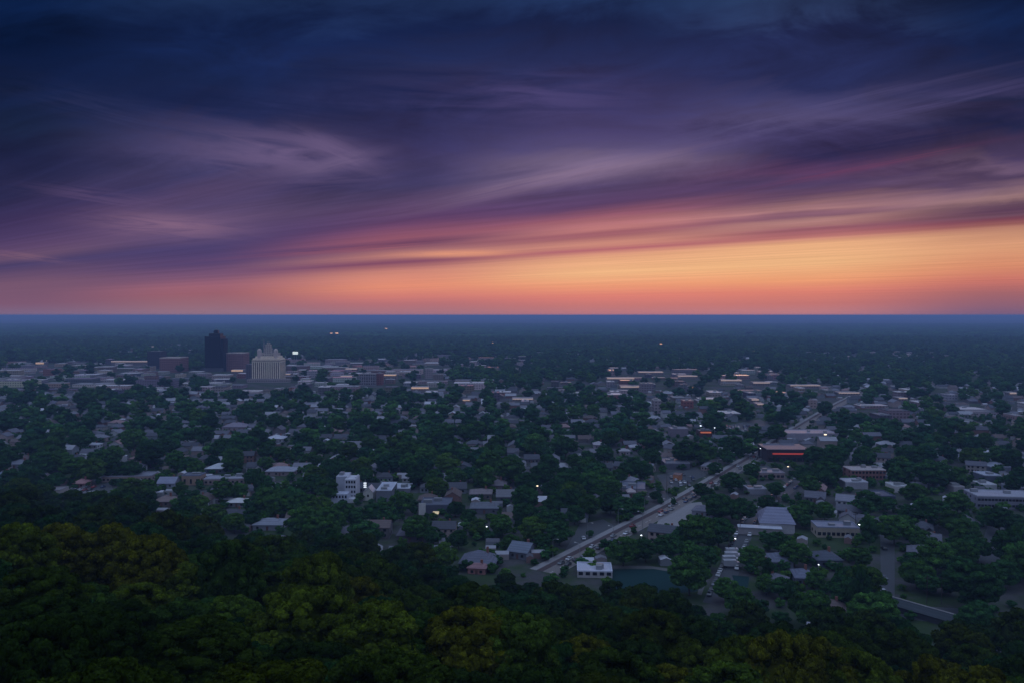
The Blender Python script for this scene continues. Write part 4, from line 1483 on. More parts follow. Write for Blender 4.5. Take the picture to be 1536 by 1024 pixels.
mast_lamp(1103, 807, M_LAMPW, 0.28, 8, 'small lamp on the side street above the white trucks', 'lamp')
mast_lamp(1228, 846, M_LAMPW, 0.22, 6, 'tiny lamp at the dark hipped house at lower right', 'lamp')
mast_lamp(1289, 786, M_LAMPW, 0.35, 6, 'white lamp beside the tall columnar tree at right', 'lamp')
mast_lamp(730, 789, M_LAMPW, 0.3, 6, 'pale lamp on a post below the dark building with a white end wall', 'lamp')


# street lamps along the main road ------------------------------------------------------------
def street_lamp():
    root = empty('street_lamp')
    mb = MB()
    mb.tube([(0, 0, 0), (0, 0, 8.2)], [0.14, 0.09], 7)
    mb.obj('pole', M_METAL, root)
    mb = MB()
    mb.tube([(0, 0, 8.0), (0.9, 0, 8.7), (2.2, 0, 8.8)], [0.06, 0.06, 0.05], 6)
    mb.obj('arm', M_METAL, root)
    mb = MB()
    mb.bevbox(2.0, 2.9, -0.18, 0.18, 8.68, 8.9, 0.06)
    mb.obj('lamp_head', M_TRIM, root)
    return root


ORD = ['first', 'second', 'third', 'fourth', 'fifth', 'sixth', 'seventh', 'eighth', 'ninth', 'tenth', 'eleventh', 'twelfth', 'thirteenth', 'fourteenth', 'fifteenth', 'sixteenth', 'seventeenth', 'eighteenth', 'nineteenth', 'twentieth']
_t2 = ['twenty', 'thirty', 'forty', 'fifty', 'sixty', 'seventy', 'eighty', 'ninety']


def ordinal(i):
    """0-based"""
    if i < 20:
        return ORD[i]
    n = i + 1
    tens, u = divmod(n, 10)
    w = _t2[tens - 2] if tens < 10 else 'hundredand'
    if u == 0:
        return w[:-1] + 'ieth'
    return w + '-' + ORD[u - 1]


proto = street_lamp()


def road_sites(pts, spacing, off, start=0.0):
    out = []
    acc = start
    for i in range(len(pts) - 1):
        a_, b_ = Vector((pts[i][0], pts[i][1])), Vector((pts[i + 1][0], pts[i + 1][1]))
        L = (b_ - a_).length
        d = (b_ - a_).normalized()
        nn = Vector((d.y, -d.x))
        while acc < L:
            p = a_ + d * acc + nn * off
            out.append((p.x, p.y, math.atan2(d.y, d.x)))
            acc += spacing
        acc -= L
    return out


first = True
for side, off in (('left', -7.2), ('right', 6.7)):
    for i, (x, y, a_) in enumerate([s for s in road_sites(MAINS, 34, off, 20) if 335 < s[1] < 640]):
        o = proto if first else copy_tree(proto)
        first = False
        o.location = (x, y, 0)
        o.rotation_euler = (0, 0, a_ + (R(-90) if side == 'left' else R(90)))
        tag(o, 'unlit street lamp %s of the main road, %s from near end' % (side, ordinal(i)), 'street lamp', 'street lamps along the main road')


# utility poles near the wood edge at lower right
def utility_pole():
    root = empty('utility_pole')
    mb = MB()
    mb.tube([(0, 0, 0), (0.1, 0, 11)], [0.17, 0.11], 8)
    mb.obj('pole', M_BARK, root)
    mb = MB()
    mb.box(-1.3, 1.3, -0.08, 0.08, 9.9, 10.1)
    mb.obj('crossarm', M_BARK, root)
    return root


proto = utility_pole()
for i, (px, py) in enumerate([(1390, 905), (1412, 905), (1000, 735), (955, 745), (932, 748), (1283, 800), (1110, 800), (1093, 832), (1408, 800)]):
    o = proto if i == 0 else copy_tree(proto)
    x, y = ground(px, py)
    o.location = (x, y, 0)
    ph = ['left of two thin poles behind the long dark shed', 'right of two thin poles behind the long dark shed', 'thin pole right of the wide slate hall', 'thin pole in front of the wide slate hall', 'thin pole at the left of the wide slate hall',
          'thin pole beside the long cream building', 'thin pole on the side street left of the hall porch', 'thin pole above the white trucks', 'thin pole among dark trees right of the long parking lot'][i]
    tag(o, ph, 'utility pole', 'utility poles')


# ------------------------------------------------------------------ vehicles
def car_mesh_parts(col_):
    root = empty('parked_car')
    mb = MB()
    prof = [(-2.2, 0.35), (-2.25, 0.75), (-1.5, 0.92), (-0.75, 0.98), (1.35, 1.0), (2.15, 0.88), (2.2, 0.4)]
    vs = [(x, -0.88, z) for x, z in prof] + [(x, 0.88, z) for x, z in prof]
    n = len(prof)
    fs = [tuple(range(n)), tuple(range(2 * n - 1, n - 1, -1))] + [(i, n + i, n + (i + 1) % n, (i + 1) % n) for i in range(n)]
    mb.add(vs, fs)
    mb.obj('body', M_CAR, root, col_)
    mb = MB()
    a = [(-0.95, -0.80, 0.985), (1.55, -0.80, 0.985), (1.55, 0.80, 0.985), (-0.95, 0.80, 0.985)]
    b_ = [(-0.25, -0.62, 1.42), (1.0, -0.62, 1.42), (1.0, 0.62, 1.42), (-0.25, 0.62, 1.42)]
    mb.add(a + b_, [(0, 1, 5, 4), (1, 2, 6, 5), (2, 3, 7, 6), (3, 0, 4, 7)])
    mb.obj('window', M_GLASS, root)
    mb = MB()
    mb.bevbox(-0.28, 1.03, -0.64, 0.64, 1.421, 1.48, 0.03)
    mb.obj('roof', M_CAR, root, col_)
    mb = MB()
    n = 12
    vs = [(0.32 * math.cos(2 * math.pi * j / n), s_, 0.32 * math.sin(2 * math.pi * j / n)) for s_ in (-0.1, 0.1) for j in range(n)]
    fs = [tuple(range(n - 1, -1, -1)), tuple(range(n, 2 * n))] + [(j, (j + 1) % n, n + (j + 1) % n, n + j) for j in range(n)]
    mb.add(vs, fs)
    me = mb.mesh('wheel', M_TYRE)
    for sx in (-1.35, 1.35):
        for sy in (-0.82, 0.82):
            o = mkobj('wheel', me, root)
            o.location = (sx, sy, 0.32)
    return root


CARCOLS = [((0.55, 0.56, 0.60), 'white'), ((0.30, 0.31, 0.34), 'silver'), ((0.03, 0.03, 0.035), 'black'), ((0.12, 0.13, 0.15), 'grey'), ((0.04, 0.06, 0.14), 'dark blue'), ((0.25, 0.03, 0.03), 'red')]
CARP = [car_mesh_parts(c[0]) for c in CARCOLS]
CARUSED = [False] * len(CARP)
carsites = []
for (x, y, a_) in [s for s in road_sites(MAINS, 9.5, -2.6, 6) if 342 < s[1] < 620]:
    if rnd.random() < 0.0:
        carsites.append((x, y, a_, 'main road'))
for off in (0.8, 4.2):
    for (x, y, a_) in [s for s in road_sites(MAINS, 7.5, off, 6) if 350 < s[1] < 640]:
        if rnd.random() < 0.42:
            carsites.append((x, y, a_, 'the main road'))
for off in (-3.2, 3.2):
    for (x, y, a_) in [s for s in road_sites(st_b, 6.3, off, 3) if 312 < s[1] < 560]:
        if rnd.random() < 0.7:
            carsites.append((x, y, a_, 'the side street'))
for (xl, xr, yb, yt, nm) in ((1323, 1341, 900, 802, 'the long parking lot'), (1003, 1046, 728, 712, 'the lot around the kiosk'), (870, 905, 815, 790, 'the curving lot'), (1078, 1130, 650, 638, 'the far lot by the road'), (100, 160, 744, 730, 'the left parking lot')):
    X0, D0 = ground(xl, yb)
    X1, D1 = ground(xr, yt)
    D = D0
    while D < D1:
        xa = ground(xl, 472 + 132550 / D)[0]
        xb = ground(xr, 472 + 132550 / D)[0]
        x = xa + 2
        while x < xb - 2:
            if rnd.random() < (0.28 if 'long' in nm else 0.45):
                carsites.append((x, D, R(90) + rnd.uniform(-0.04, 0.04), nm))
            x += 2.9
        D += 8.5
carsites = carsites[:230]
cnt = {}
for (x, y, a_, nm) in sorted(carsites, key=lambda s: s[1]):
    ci = rnd.choices(range(6), [4, 4, 3, 3, 1.5, 1])[0]
    if not CARUSED[ci]:
        o = CARP[ci]
        CARUSED[ci] = True
    else:
        o = copy_tree(CARP[ci])
    o.location = (x, y, 0.045)
    o.rotation_euler = (0, 0, a_ + (math.pi if rnd.random() < 0.5 else 0))
    if nm == 'the main road' :
        # cars near the walk stand on it
        o.location.z = 0.062
    key = (ci, nm)
    i = cnt.get(key, 0)
    cnt[key] = i + 1
    where = ('on ' if 'lot' not in nm else 'in ') + nm
    tag(o, '%s car %s, %s such from near end' % (CARCOLS[ci][1], where, ordinal(i)), 'car', 'parked cars and traffic %s' % where)


def truck(x, y, yaw, label):
    root = empty('box_truck', (x, y, 0.02), yaw)
    mb = MB()
    mb.bevbox(-3.6, 2.0, -1.2, 1.2, 0.9, 3.4, 0.08)
    mb.obj('cargo_box', M_CAR, root, (0.42, 0.42, 0.47))
    mb = MB()
    vs = [(2.05, -1.1, 0.5), (4.1, -1.1, 0.5), (4.1, -1.1, 1.3), (3.5, -1.1, 2.4), (2.05, -1.1, 2.5)]
    vs = vs + [(p[0], 1.1, p[2]) for p in vs]
    mb.add(vs, [(0, 1, 2, 3, 4), (9, 8, 7, 6, 5)] + [(i, 5 + i, 5 + (i + 1) % 5, (i + 1) % 5) for i in range(5)])
    cab = mb.obj('cab', M_CAR, root, (0.5, 0.5, 0.56))
    mb = MB()
    mb.add([(4.06, -0.95, 1.42), (4.06, 0.95, 1.42), (3.56, 0.95, 2.33), (3.56, -0.95, 2.33)], [(0, 1, 2, 3)])
    mb.obj('windscreen', M_GLASS, cab)
    n = 12
    mb = MB()
    vs = [(0.45 * math.cos(2 * math.pi * j / n), s_, 0.45 * math.sin(2 * math.pi * j / n)) for s_ in (-0.15, 0.15) for j in range(n)]
    fs = [tuple(range(n - 1, -1, -1)), tuple(range(n, 2 * n))] + [(j, (j + 1) % n, n + (j + 1) % n, n + j) for j in range(n)]
    mb.add(vs, fs)
    me = mb.mesh('wheel', M_TYRE)
    for sx in (-2.4, 3.0):
        for sy in (-1.05, 1.05):
            o = mkobj('wheel', me, root)
            o.location = (sx, sy, 0.45)
    tag(root, label, 'truck', 'white box trucks by the side street')


for i, (px, py) in enumerate([(1097, 850), (1096, 844), (1099, 838), (1100, 832)]):
    x, y = ground(px, py)
    truck(x, y, R(0), 'white box truck by the side street, %s of four from the front' % ORD[i])
    BLD.add(x, y, 4)
keep_rect(1087, 828, 1108, 850, 340)
lm(1097, 842, 'the white trucks')
for o, u in zip(CARP, CARUSED):
    if not u:
        for ch in list(o.children):
            bpy.data.objects.remove(ch)
        bpy.data.objects.remove(o)

# ------------------------------------------------------------------ crowns
def ico(sub):
    import bmesh
    bm = bmesh.new()
    bmesh.ops.create_icosphere(bm, subdivisions=sub, radius=1.0)
    v = np.array([x.co[:] for x in bm.verts])
    f = np.array([[q.index for q in p.verts] for p in bm.faces])
    bm.free()
    return v, f


ICO1 = ico(1)
ICO2 = ico(2)


def crown_mesh(name, seed, nlobe, ncard, card, material, lobe_r=(0.13, 0.24), core=0.84, shape='round', ico_=ICO1, flat=1.0):
    """crown one unit wide and one unit tall (z 0.16..1), filled with leaf-clump cards on lobes"""
    rs = np.random.RandomState(seed)
    C, Rr = [], []
    tries = 0
    while len(C) < nlobe and tries < 4000:
        tries += 1
        u = rs.normal(size=3)
        u /= np.linalg.norm(u)
        rad = rs.uniform(0.72, 1.0)
        if shape == 'column':
            p = np.array([u[0] * 0.30, u[1] * 0.30, 0]) * rad
            p[2] = 0.58 + u[2] * 0.38 * rad
        else:
            p = np.array([u[0] * 0.37, u[1] * 0.37, 0.54 + u[2] * (0.33 if u[2] > 0 else 0.34)]) * np.array([rad, rad, 1])
        r = rs.uniform(*lobe_r) * (1.0 - 0.25 * max(0, u[2]))
        if any(np.linalg.norm(p - c) < 0.42 * (r + q) for c, q in zip(C, Rr)):
            continue
        C.append(p)
        Rr.append(r)
    if shape != 'column':
        C.append(np.array([0, 0, 0.50]))
        Rr.append(0.36)
    C = np.array(C)
    Rr = np.array(Rr)
    lob_t = rs.uniform(0.28, 0.58, len(C))
    area = Rr ** 2
    area[Rr > 0.34] *= 0.25
    cnt_ = np.maximum(3, (ncard * area / area.sum()).astype(int))
    P, T, Nn = [], [], []
    for i, (c, r) in enumerate(zip(C, Rr)):
        n = cnt_[i] * 2
        d = rs.normal(size=(n, 3))
        d /= np.linalg.norm(d, axis=1)[:, None]
        d = d[(d[:, 2] > -0.55) | (rs.uniform(size=n) < 0.35)]
        # sub-clumps: pull the cards towards a few directions
        kd = rs.normal(size=(max(5, int(r * 70)), 3))
        kd /= np.linalg.norm(kd, axis=1)[:, None]
        kd[:, 2] = np.abs(kd[:, 2]) * 0.9 - 0.1
        near = np.argmax(d @ kd.T, axis=1)
        dd = d * 0.72 + kd[near] * 0.28
        bump = np.max(d @ kd.T, axis=1)
        p = c + dd * (r * (0.80 + 0.24 * bump ** 4 + rs.uniform(-0.10, 0.10, len(dd))))[:, None] * np.array([1, 1, 0.86])
        ok = np.ones(len(p), bool)
        for j, (c2, r2) in enumerate(zip(C, Rr)):
            if j != i:
                ok &= np.linalg.norm((p - c2) / np.array([1, 1, 0.86]), axis=1) > r2 * 0.82
        p = p[ok]
        dd = dd[ok]
        near = near[ok]
        kt = rs.uniform(-0.2, 0.2, len(kd))
        P.append(p)
        Nn.append(dd)
        T.append(np.clip(lob_t[i] + kt[near] + rs.uniform(-0.28, 0.34, len(p)), 0, 1))
    P = np.concatenate(P)
    Nn = np.concatenate(Nn)
    T = np.concatenate(T)
    if len(P) > ncard:
        sel = rs.choice(len(P), ncard, replace=False)
        P, Nn, T = P[sel], Nn[sel], T[sel]
    n = len(P)
    nn = Nn + rs.normal(size=(n, 3)) * 0.42
    nn /= np.linalg.norm(nn, axis=1)[:, None]
    a_ = np.cross(nn, rs.normal(size=(n, 3)))
    a_ /= np.linalg.norm(a_, axis=1)[:, None]
    b_ = np.cross(nn, a_)
    s = card * rs.uniform(0.55, 1.35, n)
    q = rs.uniform(0.5, 1.0, n)
    a_ = a_ * (s / 2)[:, None]
    b_ = b_ * (s / 2 * q)[:, None]
    v = np.stack([P - a_, P - b_ * 0.9 + a_ * 0.15, P + a_, P + b_ * 0.9 - a_ * 0.15], 1).reshape(-1, 3)
    f = np.arange(4 * n).reshape(n, 4)
    # bend the quad a little so it does not read as flat
    v[1::4] -= nn * (s * 0.12)[:, None]
    v[3::4] -= nn * (s * 0.12)[:, None]
    VV, FF, TT = [v], [f], [np.repeat(T, 4)]
    off = len(v)
    iv, jf = ico_
    for i, (c, r) in enumerate(zip(C, Rr)):
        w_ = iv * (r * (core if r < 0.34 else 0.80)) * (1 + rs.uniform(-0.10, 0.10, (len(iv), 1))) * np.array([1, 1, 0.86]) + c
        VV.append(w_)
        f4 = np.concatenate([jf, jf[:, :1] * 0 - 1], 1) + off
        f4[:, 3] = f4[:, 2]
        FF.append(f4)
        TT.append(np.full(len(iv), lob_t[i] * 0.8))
        off += len(iv)
    V_ = np.concatenate(VV)
    F_ = np.concatenate(FF)
    T_ = np.concatenate(TT)
    # triangles as own faces: split quads and tris
    quad = F_[:, 2] != F_[:, 3]
    q4 = F_[quad]
    t3 = F_[~quad][:, :3]
    tri = np.concatenate([q4[:, [0, 1, 2]], q4[:, [0, 2, 3]], t3])
    return np_mesh(name, V_, tri, material, T_)


def trunk_mesh(name, seed, nl=4):
    rs = random.Random(seed)
    mb = MB()
    mb.tube([(0, 0, -0.03), (0.004, 0, 0.04), (0.012, 0.006, 0.20), (0.0, 0.01, 0.45)], [0.036, 0.024, 0.018, 0.008], 7)
    for i in range(nl):
        a_ = i * 2 * math.pi / nl + rs.uniform(-.4, .4)
        z = rs.uniform(0.16, 0.30)
        mb.tube([(0.01, 0.005, z), (0.12 * math.cos(a_), 0.12 * math.sin(a_), z + 0.16), (0.26 * math.cos(a_), 0.26 * math.sin(a_), z + 0.32)], [0.012, 0.008, 0.003], 5)
    return mb.mesh('trunk', M_BARK)


TRUNKS = [trunk_mesh('trunk', i) for i in range(3)]
CR_NEAR = [crown_mesh('crown', 10 + i, 75, 30000, 0.028, M_LEAF, (0.065, 0.13), core=0.66, ico_=ICO1) for i in range(5)]
CR_XNEAR = [crown_mesh('crown', 20 + i, 85, 64000, 0.019, M_LEAF, (0.06, 0.125), core=0.66, ico_=ICO1) for i in range(3)]
CR_MID = [crown_mesh('crown', 30 + i, 42, 6500, 0.048, M_LEAF, (0.085, 0.16), core=0.72) for i in range(6)]
CR_COL = [crown_mesh('crown', 50 + i, 18, 3000, 0.052, M_LEAF, (0.15, 0.24), shape='column') for i in range(2)]
CR_FARI = [crown_mesh('crown_c%d' % i, 70 + i, 11, 420, 0.11, M_LEAFI, (0.16, 0.27), core=0.92) for i in range(4)]
CR_MIDI = [crown_mesh('crown_a%d' % i, 30 + i, 34, 4000, 0.056, M_LEAFI, (0.09, 0.17), core=0.72) for i in range(4)]


def grove_mesh(name, seed):
    rs = np.random.RandomState(seed)
    V_, F_, T_ = [], [], []
    off = 0
    iv, jf = ICO1
    for i in range(26):
        c = np.array([rs.uniform(-.5, .5), rs.uniform(-.5, .5), rs.uniform(0.25, 0.75)])
        r = rs.uniform(0.08, 0.17)
        w_ = iv * r * (1 + rs.uniform(-.22, .22, (len(iv), 1))) * np.array([1, 1, 2.2]) + c
        w_[:, 2] = np.clip(w_[:, 2], 0, 1.2)
        V_.append(w_)
        F_.append(jf + off)
        T_.append(np.full(len(iv), rs.uniform(0.1, 0.7)))
        off += len(iv)
    return np_mesh(name, np.concatenate(V_), np.concatenate(F_), M_LEAFI, np.concatenate(T_))


GROVES = [grove_mesh('crown_d%d' % i, 90 + i) for i in range(3)]
inst_col = bpy.data.collections.new('tree_sources')
CR_NEARI = [crown_mesh('crown_e%d' % i, 10 + i, 75, 28000, 0.028, M_LEAFI, (0.065, 0.13), core=0.66, ico_=ICO1) for i in range(2)]
for me in CR_MIDI + CR_FARI + GROVES + CR_NEARI:
    o = bpy.data.objects.new(me.name, me)
    inst_col.objects.link(o)
# index: 0-3 mid, 4-7 far, 8-10 grove

DARK = (0.028, 0.088, 0.028)
MIDG = (0.044, 0.118, 0.027)
OLIVE = (0.054, 0.120, 0.020)
YELL = (0.070, 0.116, 0.016)
BLUEG = (0.020, 0.074, 0.032)
COLN = {DARK: 'dark green', MIDG: 'mid green', OLIVE: 'olive green', YELL: 'yellow-green', BLUEG: 'blue-green'}

# each tree: dict(x, y, z, w, h, c, col(umn), hand)
TR = []


def add_tree(x, y, w, h, c, shape='round', hand=False, z=None):
    z = float(hill(x, y)) if z is None else z
    TR.append(dict(x=x, y=y, z=z, w=w, h=h, c=c, shape=shape, hand=hand, rot=rnd.uniform(0, 6.28)))
    TREES.add(x, y, w * 0.42)


# ---- hand placed crowns of the middle ground: photo x of the centre, photo y of the top, photo width, colour
HAND = [
    (15, 668, 34, 'D'), (48, 648, 46, 'D'), (78, 655, 40, 'M'), (120, 640, 48, 'D'), (60, 676, 42, 'D'), (88, 674, 40, 'M'), (112, 684, 40, 'M'), (136, 686, 42, 'O'), (172, 688, 34, 'D'),
    (196, 690, 32, 'D'), (200, 641, 44, 'M'), (225, 662, 44, 'D'), (246, 655, 32, 'D'), (145, 673, 26, 'D'), (20, 702, 34, 'D'), (48, 702, 40, 'D'), (84, 708, 26, 'D'), (30, 727, 56, 'M'),
    (62, 731, 40, 'D'), (196, 716, 42, 'O'), (222, 718, 34, 'M'), (110, 752, 50, 'D'), (150, 752, 56, 'D'), (190, 740, 44, 'D'), (215, 742, 40, 'M'), (15, 745, 44, 'D'),
    (258, 626, 30, 'D'), (286, 634, 30, 'D'), (305, 636, 36, 'D'), (335, 655, 38, 'D'), (357, 656, 34, 'D'), (386, 642, 34, 'D'), (404, 660, 34, 'D'), (424, 668, 28, 'M'), (398, 684, 24, 'M'),
    (380, 702, 28, 'D'), (395, 712, 26, 'D'), (461, 640, 34, 'M'), (474, 698, 36, 'O'), (450, 720, 30, 'M'), (335, 721, 36, 'M'), (358, 724, 30, 'M'), (263, 674, 30, 'M'), (285, 684, 28, 'D'), (270, 722, 24, 'O'),
    (296, 742, 34, 'O'), (322, 757, 40, 'O'), (352, 772, 34, 'O'), (420, 738, 44, 'M'), (452, 738, 40, 'M'), (478, 744, 40, 'O'), (392, 766, 22, 'M'), (275, 757, 40, 'D'), (380, 744, 30, 'D'),
    (543, 684, 34, 'O'), (568, 672, 32, 'M'), (588, 676, 34, 'D'), (612, 660, 42, 'M'), (640, 667, 38, 'M'), (671, 677, 38, 'O'), (628, 694, 38, 'D'), (650, 704, 30, 'M'), (656, 716, 34, 'O'), (684, 700, 34, 'M'),
    (602, 737, 38, 'M'), (561, 715, 18, 'M'), (539, 739, 14, 'O'), (560, 754, 40, 'D'), (580, 758, 36, 'D'), (625, 773, 44, 'M'), (683, 752, 26, 'D'), (703, 764, 26, 'D'), (735, 676, 42, 'M'),
    (765, 684, 46, 'M'), (700, 668, 32, 'D'), (655, 638, 34, 'D'), (572, 626, 42, 'D'), (556, 650, 30, 'M'), (512, 752, 44, 'M'), (538, 760, 36, 'D'), (520, 690, 28, 'D'), (500, 700, 24, 'D'),
    (717, 778, 32, 'O'), (753, 772, 38, 'M'), (787, 727, 46, 'D'), (688, 796, 32, 'D'), (650, 790, 32, 'D'), (765, 802, 30, 'M'), (640, 818, 40, 'M'), (605, 820, 44, 'M'), (612, 690, 26, 'D'),
    (803, 648, 38, 'M'), (848, 653, 36, 'D'), (863, 680, 28, 'M'), (907, 667, 32, 'D'), (948, 684, 36, 'D'), (966, 690, 28, 'D'), (888, 706, 34, 'M'), (914, 712, 36, 'M'), (825, 722, 28, 'D'), (860, 722, 40, 'O'),
    (813, 696, 28, 'D'), (832, 764, 42, 'D'), (862, 758, 32, 'D'), (916, 736, 40, 'D'), (936, 744, 36, 'D'), (956, 740, 26, 'D'), (814, 801, 32, 'D'), (885, 796, 12, 'D'), (897, 728, 26, 'M'), (845, 700, 24, 'D'),
    (1030, 658, 42, 'D'), (1056, 664, 36, 'M'), (975, 642, 38, 'D'), (1122, 657, 28, 'M'), (1073, 692, 22, 'D'), (1098, 707, 34, 'D'), (1052, 724, 26, 'D'), (1080, 740, 46, 'D'), (1112, 746, 44, 'D'), (1207, 696, 34, 'D'),
    (1165, 722, 26, 'D'), (1150, 742, 28, 'D'), (1200, 756, 30, 'M'), (1128, 694, 26, 'D'), (984, 736, 18, 'D'), (1165, 636, 28, 'D'), (1105, 640, 18, 'D'), (1222, 668, 34, 'D'), (1232, 690, 30, 'D'), (1215, 712, 34, 'M'),
    (1048, 772, 58, 'M'), (1078, 776, 50, 'D'), (1032, 812, 30, 'M'), (1060, 820, 40, 'D'), (935, 805, 50, 'M'), (968, 808, 40, 'D'), (1000, 802, 42, 'D'), (1022, 790, 36, 'D'),
    (1128, 819, 42, 'M'), (1168, 798, 36, 'D'), (1192, 812, 44, 'M'), (1209, 772, 24, 'D'), (1222, 857, 34, 'M'), (1090, 868, 40, 'M'), (1110, 882, 50, 'M'), (1150, 862, 36, 'M'), (1176, 868, 38, 'D'),
    (1302, 735, 44, 'D'), (1330, 745, 26, 'D'), (1372, 724, 34, 'M'), (1390, 748, 48, 'D'), (1360, 756, 30, 'D'), (1437, 737, 38, 'M'), (1428, 765, 40, 'M'), (1500, 760, 44, 'D'), (1525, 772, 38, 'D'), (1478, 766, 26, 'D'),
    (1385, 795, 38, 'M'), (1404, 812, 54, 'M'), (1446, 778, 44, 'M'), (1460, 802, 46, 'D'), (1520, 795, 62, 'D'), (1372, 830, 34, 'D'), (1440, 835, 40, 'D'), (1505, 840, 50, 'D'),
    (1290, 822, 36, 'M'), (1462, 843, 82, 'D'), (1425, 862, 36, 'D'), (1392, 862, 36, 'D'), (1240, 690, 44, 'D'), (1352, 690, 44, 'D'), (1400, 688, 52, 'D'), (1440, 700, 36, 'M'), (1530, 700, 40, 'D'),
]
HANDCOL = [(1305, 777, 26, 46), (1288, 850, 36, 80), (1262, 842, 22, 56), (1152, 838, 20, 40), (1010, 745, 9, 14), (386, 700, 22, 44)]
CM = {'D': DARK, 'M': MIDG, 'O': OLIVE, 'Y': YELL, 'B': BLUEG}
for (cx, yt, wp, cc) in HAND:
    hr = 0.92
    D = 132550.0 / (yt - 472 + hr * wp)
    w = wp / FPX * D
    k = 1.0
    X, Z = ray(cx, yt)
    Dc = D
    h = w * hr
    if h > 19:
        # keep the size believable: same angular size needs a nearer tree
        h = 19
        w = 21
        D = (CAM_Z - h) * FPX / (yt - 472)
    z = float(hill(X * D, D))
    add_tree(X * D, D, w * 1.18, h * 1.04, CM[cc], hand=True, z=z)
for (cx, yt, wp, hp) in HANDCOL:
    D = 132550.0 / (yt - 472 + hp)
    X, Z = ray(cx, yt)
    add_tree(X * D, D, wp / FPX * D * 1.1, hp / FPX * D, DARK, shape='column', hand=True)

# ---- hillside trees in front, placed where their tops meet the slope
FRONT = [(20, 770, 'O'), (85, 772, 'Y'), (165, 776, 'Y'), (222, 790, 'Y'), (262, 833, 'O'), (300, 838, 'M'), (405, 850, 'Y'), (452, 862, 'O'), (520, 852, 'Y'), (345, 885, 'M'),
         (440, 905, 'O'), (560, 892, 'O'), (612, 905, 'O'), (705, 897, 'Y'), (765, 898, 'M'), (880, 948, 'Y'), (1005, 990, 'Y'), (1172, 935, 'Y'), (1228, 940, 'Y'), (1285, 962, 'O'),
         (1402, 972, 'Y'), (1475, 985, 'Y'), (830, 965, 'M'), (205, 868, 'O'), (60, 860, 'D'), (120, 925, 'D'), (270, 955, 'D'), (630, 975, 'M'), (472, 812, 'O'), (340, 800, 'D'),
         (740, 985, 'D'), (930, 1000, 'M'), (1090, 985, 'M'), (1330, 1000, 'O'), (500, 980, 'D'), (380, 985, 'D'), (20, 960, 'D'), (1120, 945, 'O'), (150, 830, 'O'), (1528, 1005, 'O')]
wood_n = 0
for (cx, yt, cc) in FRONT:
    X, Z = ray(cx, yt)
    wp = rnd.uniform(115, 140) if yt < 860 else rnd.uniform(145, 175)
    D = 15.0 * FPX / wp
    z = float(hill(X * D, D))
    h = min(21.0, max(9.5, CAM_Z + Z * D - z))
    add_tree(X * D, D, min(wp / FPX * D * 1.08, h * 1.25), h, CM[cc], hand=True, z=z)

# ---- the rest of the wood on the slope
for iy in range(0, 60):
    for ix in range(-50, 60):
        x = ix * 14.0 + (iy % 2) * 7.0 + rnd.uniform(-3.5, 3.5)
        y = 26 + iy * 12.0 + rnd.uniform(-2.8, 2.8)
        if abs(x) > y * 0.72 + 22:
            continue
        px = 768 + 1205 * x / y
        E = float(edge_dist(min(1900, max(-400, px))))
        if y > E + rnd.uniform(-14, 8):
            continue
        if ROADP.hit(x, y, 2.5) or BLD.hit(x, y, 3.5) or TREES.hit(x, y, 3.2):
            continue
        t_ = y * 300 / E
        h = rnd.choice([10.5, 12, 14, 16, 18.5]) * rnd.uniform(0.93, 1.07)
        w = h * rnd.uniform(0.95, 1.15)
        if y * 300 / E < 150:
            h = rnd.uniform(9, 13.5)
            w = h * rnd.uniform(1.05, 1.3)
        z = float(hill(x, y))
        # the tall front crowns keep the silhouette: lower what would stick out in front of them
        p_ = project(x, y, z + h)
        wpx = w / y * FPX / 2
        if y > 60 and hides(p_[0] - wpx, p_[1], p_[0] + wpx, p_[1] + wpx * 1.6, y):
            h, w = h * 0.5, w * 0.6
            p_ = project(x, y, z + h)
            if hides(p_[0] - wpx * .6, p_[1], p_[0] + wpx * .6, p_[1] + wpx, y):
                continue
        r_ = rnd.random()
        if t_ < 150:
            c = DARK if r_ < .45 else MIDG if r_ < .85 else OLIVE
        else:
            c = DARK if r_ < .5 else MIDG if r_ < .9 else OLIVE
        if t_ < 45:
            h = 12
        kc = float(np.interp(px, [0, 500, 900], [0.34, 0.40, 0.44]))
        if y < 85 and z + h > CAM_Z - y * kc:
            h = max(5, CAM_Z - y * kc - z)
            w = max(9, min(w, h * 1.5))
        add_tree(x, y, w, h, c, z=z)
        wood_n += 1

# low trees closing the gaps nearest the viewer and along the foot of the slope
for _ in range(1500):
    y = rnd.uniform(24, 330)
    x = rnd.uniform(-.72, .72) * y + rnd.uniform(-12, 12)
    E = float(edge_dist(min(1900, max(-400, 768 + 1205 * x / y))))
    if y > E + 12 or BLD.hit(x, y, 2) or ROADP.hit(x, y, 1) or TREES.hit(x, y, 1.6 if y < 110 else 0.6):
        continue
    z = float(hill(x, y))
    h = rnd.uniform(5, 8.5)
    if y < 85:
        h = max(4.0, min(h, CAM_Z - y * float(np.interp(768 + 1205 * x / y, [0, 500, 900], [0.34, 0.40, 0.45])) - z))
    w = h * rnd.uniform(1.1, 1.4)
    p_ = project(x, y, z + h)
    wpx = w / y * FPX / 2
    if y > 150 and hides(p_[0] - wpx, p_[1], p_[0] + wpx, p_[1] + wpx, y):
        continue
    add_tree(x, y, w, h, rnd.choice([DARK, DARK, MIDG]), z=z)

